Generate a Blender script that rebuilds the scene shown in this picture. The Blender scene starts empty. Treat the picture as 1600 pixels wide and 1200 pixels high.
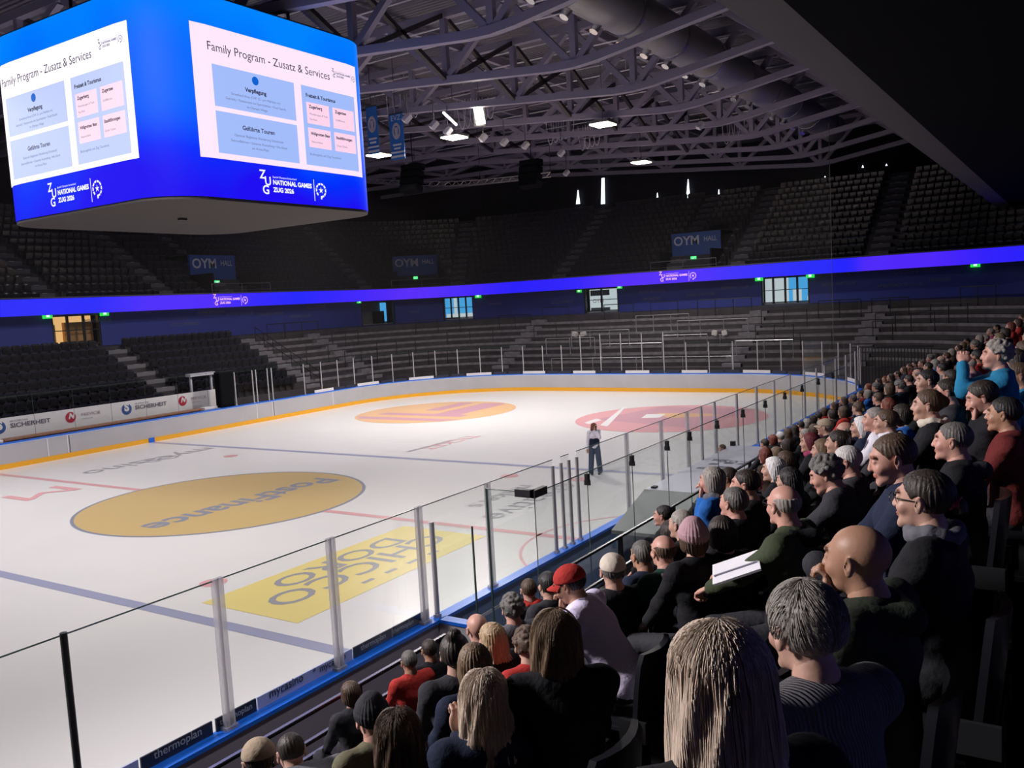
import bpy, bmesh, math, random
import numpy as np
from mathutils import Vector, Matrix, Quaternion

random.seed(7)
SC = bpy.context.scene
COL = SC.collection

# ---------------------------------------------------------------- camera
CAM = np.array([-18.0882, -22.8992, 5.7376])
YAW, PITCH, ROLL, FPX = 0.5766, -0.0925, -0.0562, 1377.09
def cam_axes():
    f = np.array([math.cos(YAW)*math.cos(PITCH), math.sin(YAW)*math.cos(PITCH), math.sin(PITCH)])
    r = np.array([math.sin(YAW), -math.cos(YAW), 0.0])
    u = np.cross(r, f)
    c, s = math.cos(ROLL), math.sin(ROLL)
    return f, c*r+s*u, -s*r+c*u
F_, R_, U_ = cam_axes()
cd = bpy.data.cameras.new('camera'); co = bpy.data.objects.new('camera', cd); COL.objects.link(co)
co.matrix_world = Matrix(((R_[0], U_[0], -F_[0], CAM[0]), (R_[1], U_[1], -F_[1], CAM[1]), (R_[2], U_[2], -F_[2], CAM[2]), (0, 0, 0, 1)))
cd.sensor_width = 36; cd.lens = FPX/1600*36; cd.clip_end = 300; cd.clip_start = 0.05
SC.camera = co
def ray(px, py): return F_ + R_*(px-800)/FPX - U_*(py-600)/FPX
def at(px, py, X=None, Y=None, z=None):
    d = ray(px, py)
    t = (X-CAM[0])/d[0] if X is not None else (Y-CAM[1])/d[1] if Y is not None else (z-CAM[2])/d[2]
    return CAM + d*t
def project(p):
    d = np.array(p)-CAM; z = d @ F_
    return 800+FPX*(d @ R_)/z, 600-FPX*(d @ U_)/z, z

# ---------------------------------------------------------------- world, lights, exposure
SC.view_settings.view_transform = 'Standard'
SC.view_settings.look = 'None'
SC.view_settings.exposure = 0.0
SC.view_settings.gamma = 1.0
SC.view_settings.use_curve_mapping = False
w = bpy.data.worlds.new('world'); SC.world = w; w.use_nodes = True
w.node_tree.nodes['Background'].inputs[0].default_value = (0.55, 0.5, 0.75, 1)
w.node_tree.nodes['Background'].inputs[1].default_value = 0.015
def area(name, loc, target, sx, sy, power, color, spread):
    l = bpy.data.lights.new(name, 'AREA'); l.shape = 'RECTANGLE'; l.size = sx; l.size_y = sy
    l.energy = power; l.color = color; l.spread = math.radians(spread)
    o = bpy.data.objects.new(name, l); COL.objects.link(o); o.location = loc
    d = Vector(target)-Vector(loc); o.rotation_euler = d.to_track_quat('-Z', 'Y').to_euler()
    return o
FLOOD = [(-22, 2.0), (-14, 5.5), (-14, -4.0), (-7.5, 7.0), (-7.0, -5.0)]
for (x, y), pw in zip(FLOOD, (80, 170, 60, 950, 850)):
    area('floodlight_beam', (x, y, 13.9), (x+4.5, y+1, 0), 3, 2, pw, (1.0, 0.955, 0.93), 140)
area('added_stand_fill', (-21.0, -4.5, 13.3), (-13.2, -20.5, 4.0), 2.5, 2.5, 880, (1.0, 0.93, 0.94), 72)  # added out-of-view fill light that brightens the nearest crowd
area('added_stand_fill', (-4.5, -7.5, 13.9), (4, -19.5, 2.5), 2.0, 2.0, 520, (1.0, 0.94, 0.97), 100)  # second added fill, out of view, for the farther crowd
for x in (-11.0, -1.0, 9.0):
    area('fascia_downlight', (x, -17.9, 11.6), (x-1, -14.0, 0), 1.6, .3, 110, (1.0, 0.95, 0.97), 85)
LAMPS = [(710, 215, 14.0, 1350), (942, 195, 14.0, 850), (1002, 254, 14.0, 850), (592, 243, 14.0, 1150)]
p = at(749, 180, z=14.6)
area('upright_lamp_beam', (p[0]-.1, p[1], p[2]), (5, -3, 0), .4, .85, 650, (1.0, .95, .9), 120)
for px, py, z, pw in LAMPS:
    p = at(px, py, z=z)
    area('ceiling_lamp_beam', (p[0], p[1], z-.06), (p[0]-1.0, p[1], 0), .95, .9, pw, (1.0, 0.95, 0.90), 165)

# ---------------------------------------------------------------- materials
MATS = {}
def mat(name, color=(.5, .5, .5), rough=.6, metal=0., emit=None, estr=1., spec=None, noise=None, bump=None, alpha=None, coat=0.):
    if name in MATS: return MATS[name]
    m = bpy.data.materials.new(name); m.use_nodes = True
    nt = m.node_tree; b = nt.nodes['Principled BSDF']
    b.inputs['Base Color'].default_value = (*color, 1); b.inputs['Roughness'].default_value = rough
    b.inputs['Metallic'].default_value = metal
    if spec is not None: b.inputs['Specular IOR Level'].default_value = spec
    if emit is not None:
        b.inputs['Emission Color'].default_value = (*emit, 1); b.inputs['Emission Strength'].default_value = estr
    if coat: b.inputs['Coat Weight'].default_value = coat
    tc = nt.nodes.new('ShaderNodeTexCoord')
    if noise:
        sc, amt = noise
        n = nt.nodes.new('ShaderNodeTexNoise'); n.inputs['Scale'].default_value = sc; n.inputs['Detail'].default_value = 5
        nt.links.new(tc.outputs['Object'], n.inputs['Vector'])
        r = nt.nodes.new('ShaderNodeValToRGB')
        r.color_ramp.elements[0].position = .3; r.color_ramp.elements[1].position = .7
        r.color_ramp.elements[0].color = (*[c*(1-amt) for c in color], 1)
        r.color_ramp.elements[1].color = (*[min(1, c*(1+amt)) for c in color], 1)
        nt.links.new(n.outputs['Fac'], r.inputs['Fac']); nt.links.new(r.outputs['Color'], b.inputs['Base Color'])
    if bump:
        sc, st = bump
        n = nt.nodes.new('ShaderNodeTexNoise'); n.inputs['Scale'].default_value = sc; n.inputs['Detail'].default_value = 4
        nt.links.new(tc.outputs['Object'], n.inputs['Vector'])
        bp = nt.nodes.new('ShaderNodeBump'); bp.inputs['Strength'].default_value = st; bp.inputs['Distance'].default_value = .02
        nt.links.new(n.outputs['Fac'], bp.inputs['Height']); nt.links.new(bp.outputs['Normal'], b.inputs['Normal'])
    MATS[name] = m
    return m
def emis(name, color, s=1.):
    if name in MATS: return MATS[name]
    m = bpy.data.materials.new(name); m.use_nodes = True; nt = m.node_tree
    b = nt.nodes['Principled BSDF']; b.inputs['Base Color'].default_value = (.01, .01, .01, 1); b.inputs['Roughness'].default_value = .6
    b.inputs['Emission Color'].default_value = (*color, 1); b.inputs['Emission Strength'].default_value = s
    MATS[name] = m; return m
def glassmat(name, tint, refl, rough=0.02):
    m = bpy.data.materials.new(name); m.use_nodes = True; nt = m.node_tree; nt.nodes.clear()
    o = nt.nodes.new('ShaderNodeOutputMaterial'); mx = nt.nodes.new('ShaderNodeMixShader')
    t = nt.nodes.new('ShaderNodeBsdfTransparent'); t.inputs[0].default_value = (*tint, 1)
    g = nt.nodes.new('ShaderNodeBsdfGlossy'); g.inputs['Roughness'].default_value = rough
    fr = nt.nodes.new('ShaderNodeFresnel'); fr.inputs[0].default_value = 1.3
    ml = nt.nodes.new('ShaderNodeMath'); ml.operation = 'MULTIPLY'; ml.inputs[1].default_value = refl
    nt.links.new(fr.outputs[0], ml.inputs[0]); nt.links.new(ml.outputs[0], mx.inputs[0])
    nt.links.new(t.outputs[0], mx.inputs[1]); nt.links.new(g.outputs[0], mx.inputs[2]); nt.links.new(mx.outputs[0], o.inputs[0])
    MATS[name] = m; return m
def postmat():
    m = bpy.data.materials.new('post_strip'); m.use_nodes = True; nt = m.node_tree; nt.nodes.clear()
    o = nt.nodes.new('ShaderNodeOutputMaterial'); mx = nt.nodes.new('ShaderNodeMixShader'); mx.inputs[0].default_value = .5
    t = nt.nodes.new('ShaderNodeBsdfTransparent'); g = nt.nodes.new('ShaderNodeBsdfPrincipled'); g.inputs['Base Color'].default_value = (.62, .60, .64, 1); g.inputs['Roughness'].default_value = .35
    tl = nt.nodes.new('ShaderNodeBsdfTranslucent'); tl.inputs[0].default_value = (.6, .58, .62, 1); m2 = nt.nodes.new('ShaderNodeMixShader'); m2.inputs[0].default_value = .5
    nt.links.new(g.outputs[0], m2.inputs[1]); nt.links.new(tl.outputs[0], m2.inputs[2])
    nt.links.new(t.outputs[0], mx.inputs[1]); nt.links.new(m2.outputs[0], mx.inputs[2]); nt.links.new(mx.outputs[0], o.inputs[0])
    return m
def netmat():
    m = bpy.data.materials.new('net'); m.use_nodes = True; nt = m.node_tree; nt.nodes.clear()
    o = nt.nodes.new('ShaderNodeOutputMaterial'); mx = nt.nodes.new('ShaderNodeMixShader'); mx.inputs[0].default_value = .016
    t = nt.nodes.new('ShaderNodeBsdfTransparent'); g = nt.nodes.new('ShaderNodeBsdfDiffuse'); g.inputs[0].default_value = (.5, .48, .5, 1)
    nt.links.new(t.outputs[0], mx.inputs[1]); nt.links.new(g.outputs[0], mx.inputs[2]); nt.links.new(mx.outputs[0], o.inputs[0])
    return m
def icemat():
    m = bpy.data.materials.new('ice'); m.use_nodes = True; nt = m.node_tree; b = nt.nodes['Principled BSDF']
    tc = nt.nodes.new('ShaderNodeTexCoord')
    n = nt.nodes.new('ShaderNodeTexNoise'); n.inputs['Scale'].default_value = .35; n.inputs['Detail'].default_value = 6
    nt.links.new(tc.outputs['Object'], n.inputs['Vector'])
    r = nt.nodes.new('ShaderNodeValToRGB'); r.color_ramp.elements[0].position = .25; r.color_ramp.elements[1].position = .75
    r.color_ramp.elements[0].color = (.765, .745, .745, 1); r.color_ramp.elements[1].color = (.80, .775, .765, 1)
    nt.links.new(n.outputs['Fac'], r.inputs['Fac']); nt.links.new(r.outputs['Color'], b.inputs['Base Color'])
    b.inputs['Roughness'].default_value = .27
    b.inputs['Specular IOR Level'].default_value = .35
    return m

# ---------------------------------------------------------------- mesh helpers
ORIG = {}
def link(name, me, m=None, parent=None):
    o = bpy.data.objects.new(name, me); COL.objects.link(o)
    if m is not None:
        for x in (m if isinstance(m, (list, tuple)) else [m]): me.materials.append(x)
    if parent is not None: o.parent = parent
    return o
class MB:
    def __init__(s): s.v = []; s.f = []; s.mi = []; s.cur = 0
    def quad(s, *p):
        n = len(s.v); s.v += [tuple(map(float, q)) for q in p]; s.f.append(tuple(range(n, n+len(p)))); s.mi.append(s.cur)
    def box(s, c, d, rot=None):
        x, y, z = [q/2 for q in d]; n = len(s.v)
        P = [(-x, -y, -z), (x, -y, -z), (x, y, -z), (-x, y, -z), (-x, -y, z), (x, -y, z), (x, y, z), (-x, y, z)]
        for p in P:
            if rot is not None: p = rot @ Vector(p)
            s.v.append((p[0]+c[0], p[1]+c[1], p[2]+c[2]))
        for f in [(0, 3, 2, 1), (4, 5, 6, 7), (0, 1, 5, 4), (1, 2, 6, 5), (2, 3, 7, 6), (3, 0, 4, 7)]:
            s.f.append(tuple(n+i for i in f)); s.mi.append(s.cur)
    def bb(s, x0, x1, y0, y1, z0, z1): s.box(((x0+x1)/2, (y0+y1)/2, (z0+z1)/2), (abs(x1-x0), abs(y1-y0), abs(z1-z0)))
    def bar(s, a, b, w, h=None, up=(0, 0, 1)):
        a, b = Vector(a), Vector(b); d = b-a; L = d.length
        if L < 1e-6: return
        d.normalize(); u = Vector(up)
        if abs(d.dot(u)) > .98: u = Vector((1, 0, 0))
        r = d.cross(u).normalized(); u = r.cross(d)
        R = Matrix((r, d, u)).transposed()
        s.box((a+b)/2, (w, L, h or w), R)
    def tube(s, a, b, r0, r1=None, n=10, cap=True):
        r1 = r0 if r1 is None else r1
        a, b = Vector(a), Vector(b); d = (b-a).normalized()
        u = Vector((0, 0, 1)) if abs(d.z) < .95 else Vector((1, 0, 0))
        x = d.cross(u).normalized(); y = d.cross(x); k = len(s.v)
        for p, r in ((a, r0), (b, r1)):
            for i in range(n):
                t = 2*math.pi*i/n; q = p+(x*math.cos(t)+y*math.sin(t))*r; s.v.append(tuple(q))
        for i in range(n):
            j = (i+1) % n; s.f.append((k+i, k+j, k+n+j, k+n+i)); s.mi.append(s.cur)
        if cap:
            s.f.append(tuple(k+i for i in range(n))[::-1]); s.f.append(tuple(k+n+i for i in range(n))); s.mi += [s.cur]*2
    def poly(s, pts, z0, z1, axis=2):
        # extrude a 2D outline between z0 and z1
        n = len(pts); k = len(s.v)
        def m3(p, z): return (p[0], p[1], z) if axis == 2 else ((z, p[0], p[1]) if axis == 0 else (p[0], z, p[1]))
        s.v += [m3(p, z0) for p in pts]+[m3(p, z1) for p in pts]
        for i in range(n):
            j = (i+1) % n; s.f.append((k+i, k+j, k+n+j, k+n+i)); s.mi.append(s.cur)
        s.f.append(tuple(k+i for i in range(n))[::-1]); s.f.append(tuple(k+n+i for i in range(n))); s.mi += [s.cur]*2
    def sweep(s, path, prof, closed=False):
        # path: (x,y,nx,ny); prof: list of (offset outward, z), closed profile ring
        k = len(s.v); n = len(prof); m = len(path)
        for (x, y, nx, ny) in path:
            for (o, z) in prof: s.v.append((x+nx*o, y+ny*o, z))
        for i in range(m if closed else m-1):
            i2 = (i+1) % m
            for j in range(n):
                j2 = (j+1) % n
                s.f.append((k+i*n+j, k+i*n+j2, k+i2*n+j2, k+i2*n+j)); s.mi.append(s.cur)
        if not closed:
            s.f.append(tuple(k+j for j in range(n))); s.f.append(tuple(k+(m-1)*n+j for j in range(n))[::-1]); s.mi += [s.cur]*2
    def build(s, name, m, parent=None, smooth=False, bevel=0):
        v = s.v
        if parent is not None and parent.name in ORIG:
            o = ORIG[parent.name]; v = [(a-o[0], b-o[1], c-o[2]) for a, b, c in v]
        me = bpy.data.meshes.new(name); me.from_pydata(v, [], s.f); me.update()
        ob = link(name, me, m, parent)
        if any(s.mi): me.polygons.foreach_set('material_index', s.mi)
        bm = bmesh.new(); bm.from_mesh(me); bmesh.ops.recalc_face_normals(bm, faces=bm.faces)
        if bevel: bmesh.ops.bevel(bm, geom=[e for e in bm.edges], offset=bevel, segments=2, affect='EDGES', clamp_overlap=True)
        bm.to_mesh(me); bm.free()
        if smooth:
            me.polygons.foreach_set('use_smooth', [True]*len(me.polygons))
            me.set_sharp_from_angle(angle=math.radians(40))
        if parent is not None and parent.name in ORIG: ORIG[ob.name] = ORIG[parent.name]
        return ob
def tag(o, label, cat, group=None, kind=None):
    if label: o['label'] = label
    if cat: o['category'] = cat
    if group: o['group'] = group
    if kind: o['kind'] = kind
    return o
def thing(name, label, cat, loc=(0, 0, 0), group=None, rz=0.):
    o = bpy.data.objects.new(name, None); COL.objects.link(o); o.location = loc; o.rotation_euler = (0, 0, rz)
    o.empty_display_size = .1
    if not rz: ORIG[o.name] = tuple(loc)
    return tag(o, label, cat, group)
def struct(o): o['kind'] = 'structure'; return o
ORD = ['first', 'second', 'third', 'fourth', 'fifth', 'sixth', 'seventh', 'eighth', 'ninth', 'tenth', 'eleventh', 'twelfth', 'thirteenth',
       'fourteenth', 'fifteenth', 'sixteenth', 'seventeenth', 'eighteenth', 'nineteenth', 'twentieth']
def ordw(i):
    if i < 20: return ORD[i]
    tens = ['twenty', 'thirty', 'forty', 'fifty', 'sixty', 'seventy', 'eighty', 'ninety']
    t, u = divmod(i+1, 10)
    return (tens[t-2]+'-'+ORD[u-1]) if u else tens[t-2][:-1]+'ieth'
_tc = {}
def text_bm(s, size=1., extrude=0., ax='CENTER', ay='BOTTOM', bold=0., sx=1.):
    key = (s, size, extrude, ax, ay, bold)
    if key not in _tc:
        c = bpy.data.curves.new('t', 'FONT'); c.body = s; c.size = size; c.extrude = extrude; c.align_x = ax; c.align_y = ay
        c.offset = bold; c.resolution_u = 3
        o = bpy.data.objects.new('t', c); COL.objects.link(o); bpy.context.view_layer.update()
        me = bpy.data.meshes.new_from_object(o)
        _tc[key] = ([tuple(v.co) for v in me.vertices], [tuple(p.vertices) for p in me.polygons])
        bpy.data.objects.remove(o); bpy.data.curves.remove(c); bpy.data.meshes.remove(me)
    v, f = _tc[key]
    return [(a*sx, b, c) for a, b, c in v], f
def add_text(mb, s, size, fn, **k):
    v, f = text_bm(s, size, **k); n = len(mb.v)
    mb.v += [tuple(fn(*p)) for p in v]; mb.f += [tuple(n+i for i in q) for q in f]; mb.mi += [mb.cur]*len(f)
def frame(o, xd, yd):
    o, xd, yd = Vector(o), Vector(xd), Vector(yd); zd = xd.cross(yd)
    return lambda a, b, c=0: o+xd*a+yd*b+zd*c

def rr(A, B, r, step=1., ustart=None):
    """rounded rectangle, counter-clockwise seen from the far left: side y=+B (x rising), corner, end x=+A, corner, side y=-B, corner, end, corner.
    returns (x, y, nx, ny, u)"""
    out = []
    def straight(x0, y0, x1, y1, nx, ny, u0):
        L = math.hypot(x1-x0, y1-y0); n = max(1, round(L/step))
        for i in range(n): t = i/n; out.append((x0+(x1-x0)*t, y0+(y1-y0)*t, nx, ny, u0+L*t))
        return L
    def corner(cx, cy, a0, u0, ur=8.):
        n = max(4, round(r*math.pi/2/step))
        for i in range(n):
            t = i/n*math.pi/2; a = a0-t
            out.append((cx+r*math.cos(a), cy+r*math.sin(a), math.cos(a), math.sin(a), u0+ur*t))
    a, b = A-r, B-r; u = -a; Q = math.pi/2*8
    straight(-a, B, a, B, 0, 1, u); u = a
    corner(a, b, math.pi/2, u); u += Q
    straight(A, b, A, -b, 1, 0, u); u += 2*b
    corner(a, -b, 0, u); u += Q
    straight(a, -B, -a, -B, 0, -1, u); u += 2*a
    corner(-a, -b, -math.pi/2, u); u += Q
    straight(-A, -b, -A, b, -1, 0, u); u += 2*b
    corner(-a, b, math.pi, u)
    return out
def p4(path): return [q[:4] for q in path]
# ================================================================ large structure
W, L, H = 14.7, 30.0, 1.09
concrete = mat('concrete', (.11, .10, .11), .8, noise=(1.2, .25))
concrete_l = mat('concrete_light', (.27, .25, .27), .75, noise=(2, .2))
darkwall = mat('dark_wall', (.012, .011, .016), .85, spec=.1)
black = mat('black_metal', (.012, .012, .014), .45)
blackmatte = mat('black_matte', (.006, .006, .008), .9, spec=.05)
navy = mat('navy_wall', (.035, .055, .36), .6, noise=(.3, .12))
steel = mat('brushed_steel', (.42, .42, .45), .32, metal=.9)
alum = mat('aluminium', (.62, .61, .63), .42, metal=.7)
white = mat('white_panel', (.78, .76, .78), .5)
boardw = mat('board_white', (.47, .455, .485), .35, noise=(.8, .05))
blue = mat('cap_blue', (.012, .15, .74), .35)
orange = mat('kick_orange', (.88, .42, .02), .4)

# ice and floors
mb = MB(); mb.poly([(x, y) for x, y, *_ in rr(L, W, 8.5, .8)], -.12, 0)
ice = struct(mb.build('floor', icemat()))
mb = MB(); mb.bb(-48, 50, -36, 36, -.5, -.13)
struct(mb.build('floor', concrete))
mb = MB(); mb.sweep(p4(rr(L+.13, W+.13, 8.6, 1.)), [(0.02, -.13), (4.0, -.13), (4.0, -.02), (0.02, -.02)], True)
struct(mb.build('floor', concrete_l))

# ice markings: flat paint just over the ice
def flat(name, m, parent=ice): return MB(), name, m
def paint(name, m, fn, label=None):
    b = MB(); fn(b); o = b.build(name, m, ice)
    if label: o['label'] = label
    return o
def disc(b, cx, cy, r, z=.004, n=96, r0=0, a0=0, a1=2*math.pi):
    if r0 == 0: b.quad(*[(cx+r*math.cos(2*math.pi*i/n), cy+r*math.sin(2*math.pi*i/n), z) for i in range(n)])
    else:
        for i in range(n):
            t0 = a0+(a1-a0)*i/n; t1 = a0+(a1-a0)*(i+1)/n
            b.quad(*[(cx+q*math.cos(t), cy+q*math.sin(t), z) for q, t in ((r0, t0), (r, t0), (r, t1), (r0, t1))])
ipk = dict(rough=.3)
iblue = mat('ice_blue_paint', (.36, .37, .52), **ipk); ired = mat('ice_red_paint', (.72, .38, .40), **ipk)
iyel = mat('ice_yellow_paint', (.62, .45, .19), **ipk); iyel2 = mat('ice_yellow_bright', (.84, .69, .26), **ipk)
igrey = mat('ice_grey_paint', (.36, .35, .38), **ipk); islate = mat('ice_slate_paint', (.26, .28, .36), **ipk)
iora = mat('ice_orange_paint', (.80, .50, .26), **ipk); ipink = mat('ice_pink_paint', (.78, .40, .42), **ipk)
imauve = mat('ice_mauve_paint', (.62, .34, .40), **ipk); iwhite = mat('ice_white_paint', (.86, .83, .84), **ipk)
for sx in (-1, 1):
    paint('blue_line', iblue, lambda b: b.quad((sx*7.66-.15, -W, .004), (sx*7.66+.15, -W, .004), (sx*7.66+.15, W, .004), (sx*7.66-.15, W, .004)))
paint('centre_line', ired, lambda b: (b.quad((-.13, 4.42, .004), (-.13, W, .004), (.13, W, .004), (.13, 4.42, .004)), b.quad((-.13, -W, .004), (-.13, -4.42, .004), (.13, -4.42, .004), (.13, -W, .004))))
paint('centre_spot_logo', iyel, lambda b: disc(b, 0, 0, 4.36, .004))
paint('centre_circle', islate, lambda b: disc(b, 0, 0, 4.43, .005, r0=4.33))
paint('referee_crease', ired, lambda b: disc(b, 0, -W, 3.05, .004, 40, 2.98, 0, math.pi))
for x, y in ((-5.98, -6.95), (5.98, 6.95), (5.98, -6.95), (-5.98, 6.95)):
    paint('faceoff_spot', ired, lambda b: disc(b, x, y, .3, .004, 32))
def ice_text(name, s, x, y, size, m, sx=1., bold=0., ax='CENTER'):
    # reads for someone on the far (left) side
    def fn(b): add_text(b, s, size, frame((x, y, .006), (-1, 0, 0), (0, -1, 0)), ax=ax, bold=bold, sx=sx)
    return paint(name, m, fn)
ice_text('centre_logo_text', 'PostFinance', .15, -.15, 1.55, islate, .95, .035)
def cross(b):
    for a, c in (((3.05, -1.5), (3.95, -1.1)), ((3.35, -1.75), (3.6, -.75))):
        b.quad((a[0], a[1], .006), (c[0], a[1], .006), (c[0], c[1], .006), (a[0], c[1], .006))
# sponsor rectangle in front of the near benches
paint('yellow_logo_field', iyel2, lambda b: b.quad((-7.0, -10.62, .004), (-.6, -10.5, .004), (-.55, -7.83, .004), (-7.0, -7.86, .004)))
ice_text('yellow_logo_text', 'CHICCO', -3.75, -8.72, 1.15, igrey, 1.22, .01)
ice_text('yellow_logo_text', "D'ORO", -3.95, -7.75+.0, 1.15, igrey, 1.2, .01) if False else None
ice_text('yellow_logo_text', 'DORO', -3.6, -7.98, 1.0, igrey, 1.35, .01)
def ticks(b):
    for i in range(4):
        x = -4.7+i*.75; b.quad((x, -10.2, .006), (x+.36, -10.2, .006), (x+.36, -10.08, .006), (x, -10.08, .006))
paint('yellow_logo_marks', igrey, ticks)
ice_text('casino_text', 'mycasino', 4.3, 10.6, 1.6, igrey, 1.02)
paint('casino_logo', igrey, lambda b: (disc(b, 4.9, 9.6, .42, .005, 24, .3), disc(b, 4.1, 9.5, .3, .005, 24, .2)))
ice_text('red_letters', 'M', -1.6, 9.0, 2.4, ipink, 1.3)
ice_text('red_sponsor_text', 'TICKET', 11.3, -.05, .95, ipink, 1.15)
ice_text('grey_sponsor_text', 'center', 10.4, -.45, .55, igrey, 1.3) if False else None
paint('grey_sponsor_bar', igrey, lambda b: [b.quad((8.9+i*.75, -.32-i*.02, .005), (9.5+i*.75, -.32-i*.02, .005), (9.5+i*.75, -.1-i*.02, .005), (8.9+i*.75, -.1-i*.02, .005)) for i in range(4)])
ice_text('grey_slogan_text', 'creative', 3.2, -9.0, 1.25, igrey, 1.15)
ice_text('grey_slogan_text', 'makers', 3.4, -7.9, .95, igrey, 1.1)
paint('slogan_dot', ired, lambda b: disc(b, 6.2, -9.5, .3, .005, 24))
# end-zone circles
paint('orange_circle', iora, lambda b: disc(b, 19.87, 6.85, 4.4, .004))
def clipq(b, cx, cy, r, x0, x1, y0, y1, n=24):
    for i in range(n):
        a = x0+(x1-x0)*i/n; c = x0+(x1-x0)*(i+1)/n
        h = math.sqrt(max(0, r*r-((a+c)/2-cx)**2)); lo, hi = max(y0, cy-h), min(y1, cy+h)
        if hi > lo: b.quad((a, lo, .006), (c, lo, .006), (c, hi, .006), (a, hi, .006))
paint('orange_circle_bars', imauve, lambda b: (clipq(b, 19.87, 6.85, 4.2, 16.6, 17.4, 3, 11), clipq(b, 19.87, 6.85, 4.2, 18.2, 19.0, 4, 9.6), clipq(b, 19.87, 6.85, 4.2, 19.0, 23.6, 4.6, 6.2), clipq(b, 19.87, 6.85, 4.2, 20.2, 23.6, 6.9, 7.9)))
paint('red_circle', ipink, lambda b: disc(b, 19.87, -6.85, 4.4, .004))
paint('red_circle_field', imauve, lambda b: b.quad((17.0, -9.0, .006), (23.3, -9.9, .006), (23.5, -4.9, .006), (18.6, -3.6, .006)))
paint('red_circle_stripe', iwhite, lambda b: b.quad((17.2, -4.0, .008), (17.5, -3.6, .008), (18.9, -3.5, .008), (18.5, -4.0, .008)))
paint('red_circle_stripe', iwhite, lambda b: b.quad((16.7, -5.2, .008), (16.95, -4.7, .008), (23.0, -2.95+0, .008), (22.4, -3.3, .008)))
paint('red_circle_flame', iora, lambda b: b.quad((19.6, -6.9, .008), (20.9, -9.0, .008), (21.4, -8.2, .008), (21.2, -5.6, .008)))
paint('red_circle_square', iwhite, lambda b: b.quad((19.4, -5.6, .009), (19.7, -6.4, .009), (20.9, -6.2, .009), (20.7, -5.3, .009)))

# dasher boards -----------------------------------------------------------
bpath = p4(rr(L, W, 8.5, .5))
boards = thing('dasher_boards', 'grey-white rink boards ringing the ice with blue cap rail and orange kick plate', 'rink boards', (0, 0, 0))
mb = MB(); mb.sweep(bpath, [(0, .0), (.12, .0), (.12, H-.05), (0, H-.05)], True); mb.build('board_panel', boardw, boards)
mb = MB(); mb.sweep(bpath, [(-.03, H-.05), (.17, H-.05), (.17, H), (-.03, H)], True); mb.build('cap_rail', blue, boards)
mb = MB(); mb.sweep(bpath, [(-.012, H-.1), (0, H-.1), (0, H-.05), (-.012, H-.05)], True); mb.build('pale_stripe', mat('pale_blue', (.55, .66, .95), .4), boards)
mb = MB(); mb.sweep(bpath, [(-.02, 0.0), (-.001, 0.0), (-.001, .21), (-.02, .21)], True); mb.build('kick_plate', orange, boards)
mb = MB(); mb.bb(7.5, 7.82, W-.035, W-.021, 0, .22); mb.bb(7.5, 7.82, -W+.021, -W+.035, 0, .22); mb.build('blue_line_marker', blue, boards)
mb = MB(); [mb.bb(x, x+.05, W-.012, W-.002, .21, H-.1) for x in (-8.6, -7.4, -3.1, -2.0, 2.6, 3.5, 14.2, 15.3, 20.0)]; mb.build('door_seam', mat('seam', (.72, .71, .74), .4), boards)
mb = MB(); [mb.bb(x, x+.018, W-.012, W-.002, .21, H-.1) for x in (-8.5, -7.3, 3.6, 15.4)]; mb.build('door_gap', black, boards)
# outer faces on the near side: dark bench fronts
mb = MB(); mb.bb(-8.0, 16.5, -W-.135, -W-.122, .02, H-.06); mb.build('penalty_box_lining', mat('bench_blue', (.13, .2, .36), .5), boards)

# lower stand: stepped treads all round
A0, B0, R0 = 33.0, 17.15, 5.0
ROW = .8; RISE = .42; Z0 = 1.15
prof = [(0, -.1)]
for k in range(8): prof += [(k*ROW, Z0+k*RISE), ((k+1)*ROW, Z0+k*RISE)]
prof += [(8*ROW, Z0+8*RISE), (12.5, Z0+8*RISE), (12.5, -.1)]
mb = MB(); mb.sweep(p4(rr(A0, B0, R0, 1.)), prof, True)
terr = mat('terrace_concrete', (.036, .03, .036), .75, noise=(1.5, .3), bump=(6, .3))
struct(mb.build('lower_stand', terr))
ZC = Z0+8*RISE
# pale nosings on the end terraces, edge kerb on side stands
mb = MB()
for k in range(1, 8):
    o = k*ROW
    mb.sweep(p4([q for q in rr(A0, B0, R0, 1.) if q[0] > 20.8]), [(o-.012, Z0+k*RISE-.16), (o+.05, Z0+k*RISE-.16), (o+.05, Z0+k*RISE+.004), (o-.012, Z0+k*RISE+.004)])
struct(mb.build('trim_1', mat('riser_grey', (.16, .145, .16), .7, noise=(3, .3))))
mb = MB()
mb.sweep([(-20, -B0+.02, 0, -1), (13, -B0+.02, 0, -1)], [(-.28, Z0-.02), (.02, Z0-.02), (.02, Z0+.06), (-.28, Z0+.06)])
mb.sweep([(-20, B0-.02, 0, 1), (13, B0-.02, 0, 1)], [(-.02, Z0-.02), (.1, Z0-.02), (.1, Z0+.03), (-.02, Z0+.03)])
struct(mb.build('trim_2', mat('kerb_white', (.62, .6, .64), .5)))

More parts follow.
